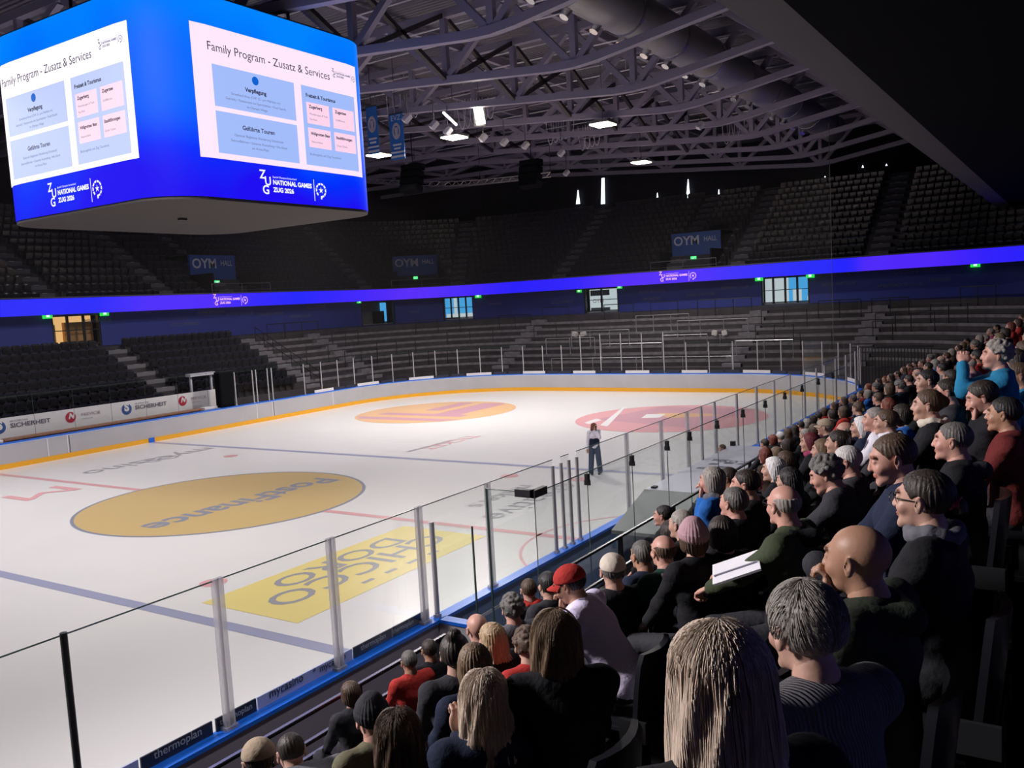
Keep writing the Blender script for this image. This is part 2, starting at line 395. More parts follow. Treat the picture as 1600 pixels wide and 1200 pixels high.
# bowl wall behind the concourse (navy), with openings
WA, WB, WR = 44.6, 27.0, 9.0
wpath = rr(WA, WB, WR, .12)
def upar(x, y, A=WA, B=WB, r=WR):
    # canonical parameter of a point near the path
    best = min(wpath, key=lambda q: (q[0]-x)**2+(q[1]-y)**2); return best[4], best
DOORS = []
for pl, pr_ in ((80, 157), (562, 615), (692, 738), (910, 966), (1190, 1264)):
    res = []
    for px in (pl, pr_):
        pts = np.array([at(px, i, z=6.4) for i in np.arange(400, 520, .1)]); pts = pts[((pts-CAM) @ F_) > 0]
        pa = np.array([q for q in rr(WA, WB, WR, .05) if q[4] < 90]); best = None
        for p in pts:
            d = (pa[:, 0]-p[0])**2+(pa[:, 1]-p[1])**2; i = int(d.argmin())
            if best is None or d[i] < best[0]: best = (d[i], tuple(pa[i]))
        res.append(best[1])
    DOORS.append(res)
ranges = [(min(a[4], b[4]), max(a[4], b[4])) for a, b in DOORS]
def inopen(u): return any(a <= u <= b for a, b in ranges)
mb = MB(); mbt = MB()
n = len(wpath)
for i in range(n):
    q, q2 = wpath[i], wpath[(i+1) % n]
    seg = [q[:4], q2[:4]]
    um = (q[4]+q2[4])/2 if q2[4] > q[4] else q[4]
    if inopen(um) and q[4] < 90: mb.sweep(seg, [(0, 6.42), (.25, 6.42), (.25, 6.75), (0, 6.75)])
    else: mb.sweep(seg, [(0, ZC-.02), (.25, ZC-.02), (.25, 6.75), (0, 6.75)])
struct(mb.build('wall_concourse', navy))
# names written on the navy wall
mb = MB()
rs = random.Random(3)
names = ['PATRIK FISCHER', 'ROLF STUDER', 'HANS MEIER', 'LUKAS BRUNNER', 'ARMIN KELLER']
def wall_text(b, s, px, py, size):
    best = None
    d = ray(px, py)
    for t in np.arange(20, 90, .1):
        p = CAM+d*t; q = min(wpath[::2], key=lambda q: (q[0]-p[0])**2+(q[1]-p[1])**2)
        s_ = (p[0]-q[0])*q[2]+(p[1]-q[1])*q[3]
        if s_ > -.03: break
    x, y, nx, ny = q[:4]; z = p[2]
    add_text(b, s, size, frame((x-nx*.02, y-ny*.02, z), (ny, -nx, 0), (0, 0, 1)))
for px, py, s in ((150, 505, 'AMBASSADOR'), (290, 510, 'GOLD MEMBERS'), (330, 492, 'SILVER SPONSOR'), (375, 493, 'SUPPORTER CLUB'), (425, 494, 'ANDREAS MOSER'), (495, 483, 'GOLD MEMBER'), (470, 497, 'BUSINESS CLUB'),
                  (648, 490, 'GOLD'), (775, 478, 'SUPPORTERS'), (880, 475, 'GOLD MEMBER'), (1020, 458, 'HEINZ BUSINESS'), (1020, 470, 'SPONSORS'), (1095, 463, 'GOLD PARTNER'), (1150, 452, 'BUSINESS CLUB'), (1310, 447, 'GOLD PARTNER'), (1305, 433, 'BUSINESS CLUB'), (1430, 428, 'GOLDEN BUSINESS'), (1405, 449, 'AMBASSADOR CLUB'), (1470, 441, 'MEMBERS')):
    wall_text(mb, s, px, py, .3)
struct(mb.build('wall_lettering', mat('letter_grey', (.16, .17, .28), .6)))
# wall pieces outside the ring behind doors: lit rooms
room_warm = emis('room_warm', (1.0, .58, .22), .75); room_blue = emis('room_blue', (.07, .42, .85), .8); room_white = emis('room_white', (.72, .85, .88), .62)
warm_shelf = mat('warm_shelf', (.6, .32, .12), .6)
frost = mat('door_frame_black', (.01, .01, .012), .4)
spec = [('warm', 3, 'warm yellow lit glazed doorway under the LED band at far left'), ('grey', 1, 'open passage with grey wall and dark cabinet'), ('blue', 4, 'blue lit glazed doorway'), ('white', 2, 'pale glazed doorway'), ('mix', 4, 'glazed doorway with white and blue panes')]
for di, ((qa, qb), (kind, npan, lab)) in enumerate(zip(DOORS, spec)):
    a, b = Vector((qa[0], qa[1], 0)), Vector((qb[0], qb[1], 0)); mid = (a+b)/2
    ex = (b-a).normalized(); nrm = Vector((qa[2]+qb[2], qa[3]+qb[3], 0)).normalized(); wd = (b-a).length
    root = thing('door_%d' % (di+1), lab, None, tuple(mid+Vector((0, 0, ZC)))); root['kind'] = 'structure'
    o0 = a
    def P(s_, dpt, z): return tuple(a+ex*s_+nrm*dpt+Vector((0, 0, z)))
    def slab(bb_, s0, s1, d0, d1, z0, z1):
        for fz in ((z0, z1),):
            pts = [P(s0, d0, z0), P(s1, d0, z0), P(s1, d1, z0), P(s0, d1, z0), P(s0, d0, z1), P(s1, d0, z1), P(s1, d1, z1), P(s0, d1, z1)]
            k = len(bb_.v); bb_.v += pts
            for f in [(0, 3, 2, 1), (4, 5, 6, 7), (0, 1, 5, 4), (1, 2, 6, 5), (2, 3, 7, 6), (3, 0, 4, 7)]: bb_.f.append(tuple(k+i for i in f)); bb_.mi.append(bb_.cur)
    fr = MB()
    slab(fr, -.02, .1, .05, .3, ZC, 6.45); slab(fr, wd-.1, wd+.02, .05, .3, ZC, 6.45); slab(fr, 0, wd, .05, .3, 6.36, 6.45)
    if kind != 'grey':
        slab(fr, .1, wd-.1, .1, .2, ZC+.12, ZC+.2)
        for i in range(1, npan): slab(fr, wd*i/npan-.07, wd*i/npan+.07, .1, .2, ZC+.1, 6.4)
        slab(fr, .1, wd-.1, .12, .16, ZC+1.0, ZC+1.05)
    fr.build('door_frame', frost, root)
    rm = MB()
    if kind == 'grey':
        slab(rm, 0, wd, 1.4, 1.5, ZC, 6.4); rm.build('passage_wall', mat('passage_grey', (.13, .13, .13), .7), root)
        c = MB(); slab(c, wd*.55, wd*.8, .7, 1.2, ZC, ZC+1.1); c.build('dark_cabinet', blackmatte, root)
        c = MB(); slab(c, wd*.82, wd-.1, 1.2, 1.39, ZC+.2, 6.3); c.build('blue_pane', room_blue, root)
        c = MB(); slab(c, .1, wd-.1, .3, 1.4, ZC+.01, ZC+.05); c.build('threshold', concrete_l, root)
    else:
        mm = {'warm': room_warm, 'blue': room_blue, 'white': room_white, 'mix': room_white}[kind]
        half = wd if kind != 'mix' else wd*.5
        slab(rm, 0, half, 1.0, 1.1, ZC, 6.42); rm.build('lit_room_wall', mm, root)
        if kind == 'mix':
            c = MB(); slab(c, half, wd, 1.0, 1.1, ZC, 6.42); c.build('blue_pane', room_blue, root)
            c = MB(); k_ = len(c.v); slab(c, half+.3, half+.9, .95, 1.0, ZC+.2, ZC+1.0); slab(c, half+1.3, wd-.2, .95, 1.0, ZC+.2, ZC+.5); c.build('white_graphic', room_white, root)
        if kind == 'warm':
            c = MB(); slab(c, .1, .55, .7, .99, ZC, ZC+1.4); slab(c, wd*.38, wd-.1, .7, .99, ZC+.2, ZC+1.5); c.build('counter', warm_shelf, root)
        if kind == 'blue':
            c = MB(); slab(c, .1, wd-.1, .9, .99, ZC, ZC+.5); slab(c, wd*.3, wd*.4, .9, .99, ZC, ZC+1.9); c.build('white_graphic', room_white, root)
        if kind == 'white':
            c = MB(); add_text(c, 'OYM', .45, frame(P(.8, .9, ZC+.7), ex, (0, 0, 1))); c.build('hall_text', iwhite, root)
            c = MB(); slab(c, .1, wd*.6, .93, .98, ZC+1.35, ZC+1.8); slab(c, .1, wd*.6, .93, .98, ZC+.15, ZC+.4); c.build('grey_band', mat('passage_grey2', (.2, .24, .26), .7), root)
        c = MB(); slab(c, .1, wd-.1, .3, .95, ZC+.01, ZC+.1); c.build('threshold', white, root)

# LED ribbon fascia round the upper tier
RA, RB, RRR = 43.0, 25.5, 8.0
rpath = [q for q in rr(RA, RB, RRR, .5)]
vis = [q for q in rpath if q[4] < 96]
def ribbonmat():
    m = bpy.data.materials.new('led_ribbon'); m.use_nodes = True; nt = m.node_tree; b = nt.nodes['Principled BSDF']
    b.inputs['Base Color'].default_value = (.01, .01, .02, 1)
    at_ = nt.nodes.new('ShaderNodeAttribute'); at_.attribute_name = 'Col'
    nt.links.new(at_.outputs['Color'], b.inputs['Emission Color']); b.inputs['Emission Strength'].default_value = 1.0
    return m
ribbon = thing('led_ribbon_display', 'long blue and violet LED band running round the bowl under the upper tier', 'led display', (0, 0, 0))
mb = MB(); mb.sweep(p4(vis), [(0, 6.47), (.3, 6.47), (.3, 7.4), (0, 7.4)])
ro = mb.build('housing', blackmatte, ribbon)
mb = MB()
m2 = len(vis)
for q in vis:
    for z in (6.47, 7.38): mb.v.append((q[0]-q[2]*.015, q[1]-q[3]*.015, z))
for i in range(m2-1): mb.f.append((2*i, 2*i+1, 2*i+3, 2*i+2)); mb.mi.append(0)
face = mb.build('display_face', ribbonmat(), ribbon)
ca = face.data.color_attributes.new('Col', 'FLOAT_COLOR', 'POINT')
def ribcol(px):
    K = [(-200, 0), (0, 0.0), (150, .0), (230, .5), (330, .55), (400, .15), (470, 0), (540, .25), (640, .75), (720, .45), (800, .1), (900, .15), (960, .65), (1060, .6), (1150, .2), (1240, 0), (1330, 0), (1352, .55), (1450, .6), (1540, .2), (1640, 0), (3000, 0)]
    for (a, va), (b_, vb) in zip(K, K[1:]):
        if a <= px <= b_: v = va+(vb-va)*(px-a)/(b_-a); return (.006+.115*v, .008+.012*v, .95-.03*v, 1)
    return (.012, .012, .95, 1)
for i, v in enumerate(face.data.vertices):
    X, Y, zz = project((v.co.x, v.co.y, v.co.z)); ca.data[i].color = ribcol(X) if zz > 0 else (.01, .01, .95, 1)
def zug_logo(b, fn, s=1.):
    """lock-up of the ZUG letters, two lines of text, a bar and a round emblem; about 4.3 wide, 1.2 high"""
    T = lambda st, sz, x, y, **k: add_text(b, st, sz, lambda a, c, d=0: fn((a+x)*s, (c+y)*s, d), ax='LEFT', **k)
    T('Z', .62, 0, .68, bold=.012); T('U', .62, .3, .36, bold=.012); T('G', .62, .12, -.08, bold=.012)
    T('Special Olympics Switzerland', .14, .85, .86); T('NATIONAL GAMES', .32, .85, .5, bold=.014); T('ZUG 2026', .32, .85, .12, bold=.014)
    def q(x0, y0, x1, y1):
        k = len(b.v); b.v += [tuple(fn(x*s, y*s, 0)) for x, y in ((x0, y0), (x1, y0), (x1, y1), (x0, y1))]; b.f.append((k, k+1, k+2, k+3)); b.mi.append(b.cur)
    q(3.72, -.1, 3.76, 1.05)
    for i in range(10):
        if i in (7,): continue
        a = 2*math.pi*i/10
        for r0, r1, wdt in ((.3, .4, .24),):
            k = len(b.v)
            pts = [(4.25+r*math.cos(t), .5+r*math.sin(t)) for r, t in ((r0, a-wdt), (r1, a-wdt), (r1, a+wdt), (r0, a+wdt))]
            b.v += [tuple(fn(x*s, y*s, 0)) for x, y in pts]; b.f.append((k, k+1, k+2, k+3)); b.mi.append(b.cur)
    for i in range(5):
        a = math.pi/2+2*math.pi*i/5
        pts = [(4.25+.05*math.cos(a+1.57), .5+.05*math.sin(a+1.57)), (4.25+.2*math.cos(a), .5+.2*math.sin(a)), (4.25+.05*math.cos(a-1.57), .5+.05*math.sin(a-1.57))]
        k = len(b.v); b.v += [tuple(fn(x*s, y*s, 0)) for x, y in pts]; b.f.append((k, k+1, k+2)); b.mi.append(b.cur)
    q(4.2, .02, 4.3, .2)
lpink = emis('logo_pink', (1.0, .55, .85), 1.0); lwhite = emis('logo_white', (.85, .86, 1.0), 1.1)
mb = MB()
for px in (333, 1030):
    py = {333: 468, 1030: 433}[px]; d = ray(px, py); q = None
    for t in np.arange(20, 90, .05):
        p = CAM+d*t; q = min(vis, key=lambda q: (q[0]-p[0])**2+(q[1]-p[1])**2)
        if (p[0]-q[0])*q[2]+(p[1]-q[1])*q[3] > -.05: break
    zug_logo(mb, frame((p[0]-q[2]*.03, p[1]-q[3]*.03, 6.6), (q[3], -q[2], 0), (0, 0, 1)), .62)
mb.build('logo', lpink, ribbon)
# concourse ceiling and upper tier steps (left side, far end, near far corner)
up = [q for q in rr(RA, RB, RRR, .5) if q[4] < 92]
mb = MB(); mb.sweep(p4(up), [(.31, 6.7), (2.4, 6.7), (2.4, 6.85), (.31, 6.85)]); struct(mb.build('ceiling', darkwall))
UR, US, UZ = .8, .52, 6.95
prof = [(.31, 6.86), (.31, 7.45), (.4, 7.45), (.4, UZ)]
for j in range(13): prof += [(.9+(j+1)*UR-.0, UZ+j*US), (.9+(j+1)*UR, UZ+(j+1)*US)]
prof += [(14.5, UZ+13*US), (14.5, 6.86)]
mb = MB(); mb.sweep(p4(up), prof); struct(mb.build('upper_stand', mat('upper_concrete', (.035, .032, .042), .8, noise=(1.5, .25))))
mb = MB(); mb.sweep(p4(up), [(.28, 7.41), (.44, 7.41), (.44, 7.47), (.28, 7.47)]); struct(mb.build('trim_3', mat('coping', (.16, .15, .17), .6)))
mb = MB(); mb.sweep(p4(rr(RA+14, RB+14, 22, 1.)), [(0, -.3), (.3, -.3), (.3, 19.5), (0, 19.5)], True); struct(mb.build('wall_outer', mat('outer_wall', (.014, .013, .02), .9, spec=.1)))

# aisles in the upper tier
UA = []
for x, y in ((18.4, 25.4), (23.7, 25.2), (37.1, 25.6), (42.2, 21.4), (42.9, 13.2), (43.2, 3.2), (43.2, -1.9), (43.2, -11.5), (-2, 25.5), (10.5, 25.5)):
    q = min(rpath[:400], key=lambda q: (q[0]-x)**2+(q[1]-y)**2); UA.append(q[4])
UA.sort()
stepm = mat('step_grey', (.10, .095, .11), .7); nosem = mat('nosing', (.5, .5, .52), .35, metal=.4)
def at_u(path, u): return min(path, key=lambda q: abs(q[4]-u))
def lerp_u(path, u):
    for a, b in zip(path, path[1:]):
        if a[4] <= u <= b[4]:
            t = (u-a[4])/max(1e-6, b[4]-a[4]); return tuple(a[i]+(b[i]-a[i])*t for i in range(5))
    return path[0]
mb = MB(); nb = MB()
for u in UA:
    x, y, nx, ny, _ = lerp_u(rpath, u); hw = .62
    for j in range(26):
        o0 = .9+j*.4; z = UZ+j*US/2+.02
        c = (x+nx*(o0+.22+.4), y+ny*(o0+.22+.4), z+.13); R = Matrix(((ny, nx, 0), (-nx, ny, 0), (0, 0, 1)))
        mb.box(c, (hw*2, .42, .26), R)
        if j % 2 == 0: nb.box((x+nx*(o0+.4), y+ny*(o0+.4), z+.262), (.28, .05, .012), R)
struct(mb.build('upper_stairs', stepm)); struct(nb.build('trim_4', nosem))
# vomitories
ARCH_VOM = []
vomblue = mat('vomitory_blue', (.02, .075, .30), .5)
for vi, (ua, ub, px) in enumerate(((UA[2], UA[3], 333), (UA[4], UA[5], 648), (UA[7], UA[8], 1088))):
    um = min([ua-3+(ub-ua+6)*i/60 for i in range(61)], key=lambda u: abs(project((lambda q: (q[0]+q[2]*3.6, q[1]+q[3]*3.6, UZ+2))(lerp_u(rpath, u)))[0]-px))
    x, y, nx, ny, _ = lerp_u(rpath, um); ex = Vector((ny, -nx, 0)); n_ = Vector((nx, ny, 0)); o = Vector((x, y, 0))
    hw = 1.95; ARCH_VOM.append((um, hw+.1))
    root = struct(thing('wall_vomitory', 'blue vomitory wall with white OYM HALL lettering in the upper tier', None, (x, y, UZ)))
    def P(s_, d_, z): return tuple(o+ex*s_+n_*d_+Vector((0, 0, z)))
    def hexa(b, s0, s1, d0, d1, z0, z1, s2=None, s3=None):
        s2 = s0 if s2 is None else s2; s3 = s1 if s3 is None else s3
        k = len(b.v); b.v += [P(s0, d0, z0), P(s1, d0, z0), P(s1, d1, z0), P(s0, d1, z0), P(s2, d0, z1), P(s3, d0, z1), P(s3, d1, z1), P(s2, d1, z1)]
        for f in [(0, 3, 2, 1), (4, 5, 6, 7), (0, 1, 5, 4), (1, 2, 6, 5), (2, 3, 7, 6), (3, 0, 4, 7)]: b.f.append(tuple(k+i for i in f)); b.mi.append(b.cur)
    b = MB(); hexa(b, -hw, hw, 3.6, 3.8, UZ+.3, UZ+3.3); b.build('blue_panel', vomblue, root)
    b = MB(); hexa(b, -hw, hw, 3.5, 3.59, UZ, UZ+1.2); hexa(b, -hw-.12, -hw, 1.2, 4.4, UZ, UZ+1.9); hexa(b, hw, hw+.12, 1.2, 4.4, UZ, UZ+1.9); hexa(b, -hw, hw, 3.8, 6.3, UZ+3.05, UZ+3.3); b.build('side_wall', darkwall, root)
    b = MB(); add_text(b, 'OYM', .95, frame(P(-.75, 3.58, UZ+2.2), ex, (0, 0, 1)), bold=.02, sx=1.0); add_text(b, 'HALL', .55, frame(P(1.15, 3.58, UZ+2.45), ex, (0, 0, 1)), sx=.8); b.build('lettering', mat('letter_pale', (.5, .52, .62), .5), root)
    rl = MB()
    for s_ in (-hw-.6, 0, hw+.6): rl.tube(P(s_, .75, UZ), P(s_, .75, UZ+1.15), .02)
    rl.tube(P(-hw-.6, .75, UZ+1.15), P(hw+.6, .75, UZ+1.15), .025); rl.tube(P(-hw-.6, .75, UZ+.7), P(hw+.6, .75, UZ+.7), .015)
    tag(rl.build('guard_rail', mat('rail_grey', (.2, .2, .22), .4, metal=.6)), 'thin grey guard rail in front of the %s blue vomitory' % ['left', 'middle', 'right'][vi], 'railing', 'vomitory guard rails')
    sg = thing('exit_sign', 'small green exit sign hanging at the %s blue vomitory wall of the upper tier' % ['left', 'middle', 'right'][vi], 'exit sign', P(-.1, 3.4, UZ+1.35), 'green exit signs')
    b = MB(); b.box(P(-.1, 3.4, UZ+1.35), (.42, .42, .26)); b.build('lamp_body', emis('exit_green', (.10, .95, .28), 1.1), sg)
    b = MB(); b.box(P(-.1, 3.18, UZ+1.35), (.16, .02, .14)); b.build('pictogram', emis('exit_white', (.7, 1, .8), 1.2), sg)
# exit signs above the concourse
for i, (px, py) in enumerate(((74, 494), (163, 490), (561, 472), (747, 463), (905, 455), (968, 449), (1186, 436), (1266, 431), (1524, 414))):
    d = ray(px, py)
    for t in np.arange(20, 90, .05):
        p = CAM+d*t; q = min(wpath, key=lambda q: (q[0]-p[0])**2+(q[1]-p[1])**2)
        if (p[0]-q[0])*q[2]+(p[1]-q[1])*q[3] > -.3: break
    names_ = ['left of the warm lit doorway', 'right of the warm lit doorway', 'left of the grey passage', 'right of the blue lit doorway', 'left of the pale doorway', 'right of the pale doorway', 'left of the blue and white doorway', 'right of the blue and white doorway', 'alone at the far right of the navy wall']
    sg = thing('exit_sign', 'green exit sign under the LED band, '+names_[i], 'exit sign', tuple(p), 'green exit signs')
    s_ = .55 if i in (0, 1, 3, 6, 7, 8) else .4
    b = MB(); R = Matrix(((q[3], q[2], 0), (-q[2], q[3], 0), (0, 0, 1))); b.box(tuple(p), (s_, .1, s_*.5), R); b.build('lamp_body', emis('exit_green2', (.03, .75, .08), 1.0), sg)
    b = MB(); b.box((p[0]-q[2]*.06, p[1]-q[3]*.06, p[2]+.02), (s_*.35, .02, s_*.3), R); b.build('pictogram', emis('exit_white', (.7, 1, .8), 1.2), sg)
    b = MB(); b.tube((p[0], p[1], p[2]+s_*.25), (p[0]+q[2]*.3, p[1]+q[3]*.3, p[2]+s_*.25+.01), .02); b.build('bracket', black, sg)

# near-side gallery overhead: fascia beam, soffit, back wall
mb = MB(); mb.bb(-45, 47, -19.15, -18.35, 10.0, 10.35); struct(mb.build('trim_5', mat('gallery_fascia', (.085, .08, .088), .7)))
mb = MB(); mb.bb(-45, 47, -30, -19.15, 9.98, 10.4); mb.bb(-45, 47, -18.6, -18.4, 10.35, 12.4); struct(mb.build('ceiling', blackmatte))
mb = MB(); mb.bb(-45, 46, -30.3, -30, -.2, 18); struct(mb.build('wall_near', blackmatte))

# roof deck
def deckmat():
    m = mat('roof_deck', (.16, .15, .19), .7); nt = m.node_tree; b = nt.nodes['Principled BSDF']
    tc = nt.nodes.new('ShaderNodeTexCoord'); wv = nt.nodes.new('ShaderNodeTexWave'); wv.inputs['Scale'].default_value = 1.2; wv.bands_direction = 'X'
    nt.links.new(tc.outputs['Object'], wv.inputs['Vector']); bp = nt.nodes.new('ShaderNodeBump'); bp.inputs['Distance'].default_value = .15; bp.inputs['Strength'].default_value = 1.
    nt.links.new(wv.outputs['Fac'], bp.inputs['Height']); nt.links.new(bp.outputs['Normal'], b.inputs['Normal']); return m
mb = MB(); mb.bb(-48, 60, -33, 42, 18.0, 18.3); struct(mb.build('ceiling', deckmat()))
# ================================================================ roof steel
trm = mat('truss_grey', (.24, .215, .29), .55); darksteel = mat('dark_steel', (.03, .025, .03), .6)
KY, KZ = -7.3, 14.2
def zlow(y): return KZ+(KY-y)*.152 if y < KY else min(KZ+(y-KY)*.09, 16.4)
TX = [-9.9, -4.6, .65, 5.9, 11.3, 16.4, 21.6, 26.8, 32.0, 37.2, 42.4, 47.6]
nodes = [-18.9, -13.1, -7.3, -1.5, 4.3, 10.1, 15.9, 21.7, 27.5]
ZT = 17.25
whr = ['above the scoreboard, nearest the camera'] + ['']*20
for i, x in enumerate(TX):
    if i < 2: lab = 'grey steel roof truss before the scoreboard, %s from the camera' % ordw(i)
    else: lab = 'grey steel roof truss crossing the hall, %s one beyond the scoreboard front' % ordw(i-2)
    t = thing('roof_truss', lab, 'roof truss', (x, KY, KZ), 'roof trusses over the rink')
    b = MB()
    ys = [-18.3, KY, 33] if False else [-18.3, -12, KY-.9, KY, KY+.9, 5, 15, 24]
    pts = [(x, y, zlow(y)+(.06 if abs(y-KY) < .01 else 0)) for y in ys]
    for p, q in zip(pts, pts[1:]): b.bar(p, q, .30, .28)
    b.build('bottom_chord', trm, t)
    b = MB(); b.bar((x, -22, ZT), (x, 34, ZT), .3, .3); b.build('top_chord', trm, t)
    b = MB(); b.bar((x, 24, zlow(24)), (x, 33.5, zlow(24)+.0), .3, .3); b.build('chord_end', trm, t)
    for j, y in enumerate(nodes):
        if y < -18.5: continue
        b = MB(); b.bar((x, y, zlow(y)+.15), (x, y, ZT-.1), .24, .24, (1, 0, 0)); b.build('vertical', trm, t)
        for s_ in (-1, 1):
            if y+s_*2.9 > -21.5:
                b = MB(); b.bar((x, y+s_*.15, zlow(y)+.15), (x, y+s_*2.75, ZT-.12), .24, .24, (1, 0, 0)); b.build('diagonal', trm, t)
# purlins along the hall and dark knee braces
for k, y in enumerate([-16, -10.2, -4.4, 1.4, 7.2, 13.0, 18.8, 24.6]):
    b = MB(); b.bar((-12, y, 17.62), (50, y, 17.62), .22, .36)
    tag(b.build('purlin', trm), 'long grey roof purlin, %s from the near side' % ordw(k), 'roof beam', 'roof purlins')
for i in range(2, 9):
    for y in (-1.5, 10.1):
        b = MB(); b.bar((TX[i], y, zlow(y)), (TX[i+1], y, ZT), .17, .17); b.bar((TX[i+1], y, zlow(y)), (TX[i], y, ZT), .17, .17)
        tag(b.build('cross_brace', darksteel), 'dark crossed bracing between the %s and %s trusses, %s row' % (ordw(i-2), ordw(i-1), 'near' if y < 0 else 'far'), 'bracing', 'dark cross braces')
# thin pipes and conduits under the deck
pipe = mat('pipe_pale', (.62, .6, .66), .4, metal=.3)
pk = 0
for i in range(2, 10):
    for dx, y0, y1 in ((1.5, -16, 8), (3.4, -12, 14)):
        x = TX[i]+dx; b = MB()
        b.tube((x, y0, 17.36), (x, y1, 17.36), .035, n=6); b.tube((x, y1, 17.36), (x+.6, y1, 17.36), .035, n=6); b.tube((x+.6, y1, 17.36), (x+.6, y1+6, 17.36), .035, n=6)
        for yy in (y0+2, y0+9, y1-2): b.tube((x, yy, 17.36), (x, yy, 18.0), .015, n=5)
        tag(b.build('ceiling_pipe', pipe), 'thin pale pipe under the roof deck, %s away from the scoreboard' % ordw(pk), 'pipe', 'thin roof pipes'); pk += 1
# round ventilation duct
duct = thing('ventilation_duct', 'large silver round ventilation duct with short nozzles along the near roof edge', 'duct', (-8, -9.0, 15.95))
galv = mat('galvanised', (.36, .35, .36), .42, metal=.55)
b = MB(); b.tube((-14, -9, 15.95), (44, -9, 15.95), .85, n=36); b.build('duct_body', galv, duct, smooth=True)
for i in range(13):
    b = MB(); x = -9+i*4.2; b.tube((x-.05, -9, 15.95), (x+.05, -9, 15.95), .89, n=36)
    b.build('clamp_ring', mat('ring_steel', (.5, .5, .52), .25, metal=.9), duct, smooth=True)
for i in range(24):
    x = -8+i*2.1; a = Vector((x, -9, 15.95)); d = Vector((-.45, .30, -.8)).normalized()
    b = MB(); b.tube(a+d*.8, a+d*1.25, .17, .16, 16); b.build('nozzle', mat('nozzle_steel', (.75, .75, .78), .25, metal=.8), duct, smooth=True)
# dark cabinet row behind the duct (plant platform)
b = MB(); b.bb(-14, 44, -17.2, -11.6, 17.0, 17.2); struct(b.build('ceiling', darkwall))

# ceiling lamps ---------------------------------------------------------------
lampw = emis('lamp_glow', (1.0, .90, .70), 9.0)
lampb = mat('lamp_housing', (.12, .12, .13), .5)
for nm, px, py, vert, lab in (('a', 749, 180, True, 'bright upright rectangular lamp hanging among the trusses'), ('b', 710, 215, False, 'flat bright lamp panel below and left of the upright lamp'),
        ('c', 942, 195, False, 'flat bright lamp panel under the roof near the middle of the hall'), ('d', 1002, 254, False, 'flat bright lamp panel lowest and farthest right over the far end'), ('e', 592, 243, False, 'flat bright lamp panel under the blue banners')):
    p = at(px, py, z=14.0) if not vert else at(px, py, z=14.6)
    t = thing('ceiling_lamp', lab, 'ceiling lamp', tuple(p), 'lit lamps in the roof')
    b = MB()
    if vert:
        R = Vector((CAM[0]-p[0], CAM[1]-p[1], -3)).to_track_quat('Z', 'Y').to_matrix()
        b.box(tuple(p), (.42, .85, .05), R @ Matrix.Rotation(math.radians(8), 3, 'Z')); b.build('lit_panel', lampw, t)
        b = MB(); off = Vector(R.col[2])*-.08; b.box(tuple(Vector(p)+off), (.55, 1.0, .1), R); b.build('housing', lampb, t)
    else:
        b.box(tuple(p), (1.0, .95, .06)); b.build('lit_panel', lampw, t)
        b = MB(); b.box((p[0], p[1], p[2]+.09), (1.1, 1.05, .11)); b.build('housing', lampb, t)
    b = MB(); b.tube((p[0], p[1], p[2]+.1), (p[0], p[1], ZT), .02, n=6); b.build('hanger', lampb, t)
    l = bpy.data.lights.new('lamp_light', 'POINT'); l.energy = 15; l.color = (1, .85, .65); l.shadow_soft_size = .4
    lo = bpy.data.objects.new('lamp_light', l); COL.objects.link(lo); lo.location = (p[0], p[1], p[2]-.5)
p, q = at(693, 176, z=14.5), at(713, 195, z=14.2)
b = MB(); b.tube(p, q, .06, n=10); o = b.build('tube_lamp', emis('tube_glow', (.95, .92, 1), 3.0)); tag(o, 'slanting white tube lamp beside the upright lamp', 'ceiling lamp')
for i, (px, py) in enumerate(((636, 185), (678, 195), (700, 205), (788, 222), (821, 227), (877, 239), (1094, 196), (885, 270), (755, 215))):
    p = at(px, py, z=13.9); t = thing('spotlight', 'unlit pale spotlight head under the trusses, %s from the left' % ordw(i), 'spotlight', tuple(p), 'unlit spotlight heads')
    R = Matrix.Rotation(.6, 3, 'Y') @ Matrix.Rotation(.5, 3, 'X')
    b = MB(); b.box(tuple(p), (.24, .28, .4), R); b.build('lamp_head', mat('pale_lamp', (.6, .58, .62), .4), t, bevel=.02)
    b = MB(); b.tube((p[0], p[1], p[2]+.2), (p[0], p[1], zlow(p[1])), .03, n=6); b.build('bracket', lampb, t)
# floodlight banks over the near half of the ice
for i, (x, y) in enumerate(FLOOD):
    t = thing('floodlight_bank', 'floodlight bank hung over the near half of the ice, %s from the camera end' % ordw(i), 'floodlight', (x, y, 14.2), 'floodlight banks over the ice')
    b = MB(); b.box((x, y, 14.12), (3.2, 2.2, .2), Matrix.Rotation(-.3, 3, 'Y')); b.build('housing', lampb, t)
    b = MB(); [b.tube((x+sx*1.2, y+sy*.8, 14.2), (x+sx*1.2, y+sy*.8, 17.1), .02, n=6) for sx in (-1, 1) for sy in (-1, 1)]; b.build('hanger', lampb, t)
for i, (x, y, z, pw) in enumerate(((-21.0, -4.5, 13.3, 0), (-4.5, -7.5, 13.9, 0))):
    t = thing('floodlight', 'added unseen housing of the fill light aimed at the %s crowd' % ['nearest', 'farther'][i], 'floodlight', (x, y, z+.2))  # invented housing and hanger around each added crowd fill light
    R = (Vector((-13.5, -19.5, 3.5)) - Vector((x, y, z)) if i == 0 else Vector((6, -17, -11.5))).to_track_quat('Z', 'Y').to_matrix()
    b = MB(); c = Vector((x, y, z))-Vector(R.col[2])*.18; b.box(tuple(c), (2.3, 2.3, .2), R); b.build('housing', lampb, t)
    b = MB(); b.tube((x, y, z+.2), (x, y, 17.1), .04, n=8); b.build('hanger', lampb, t)
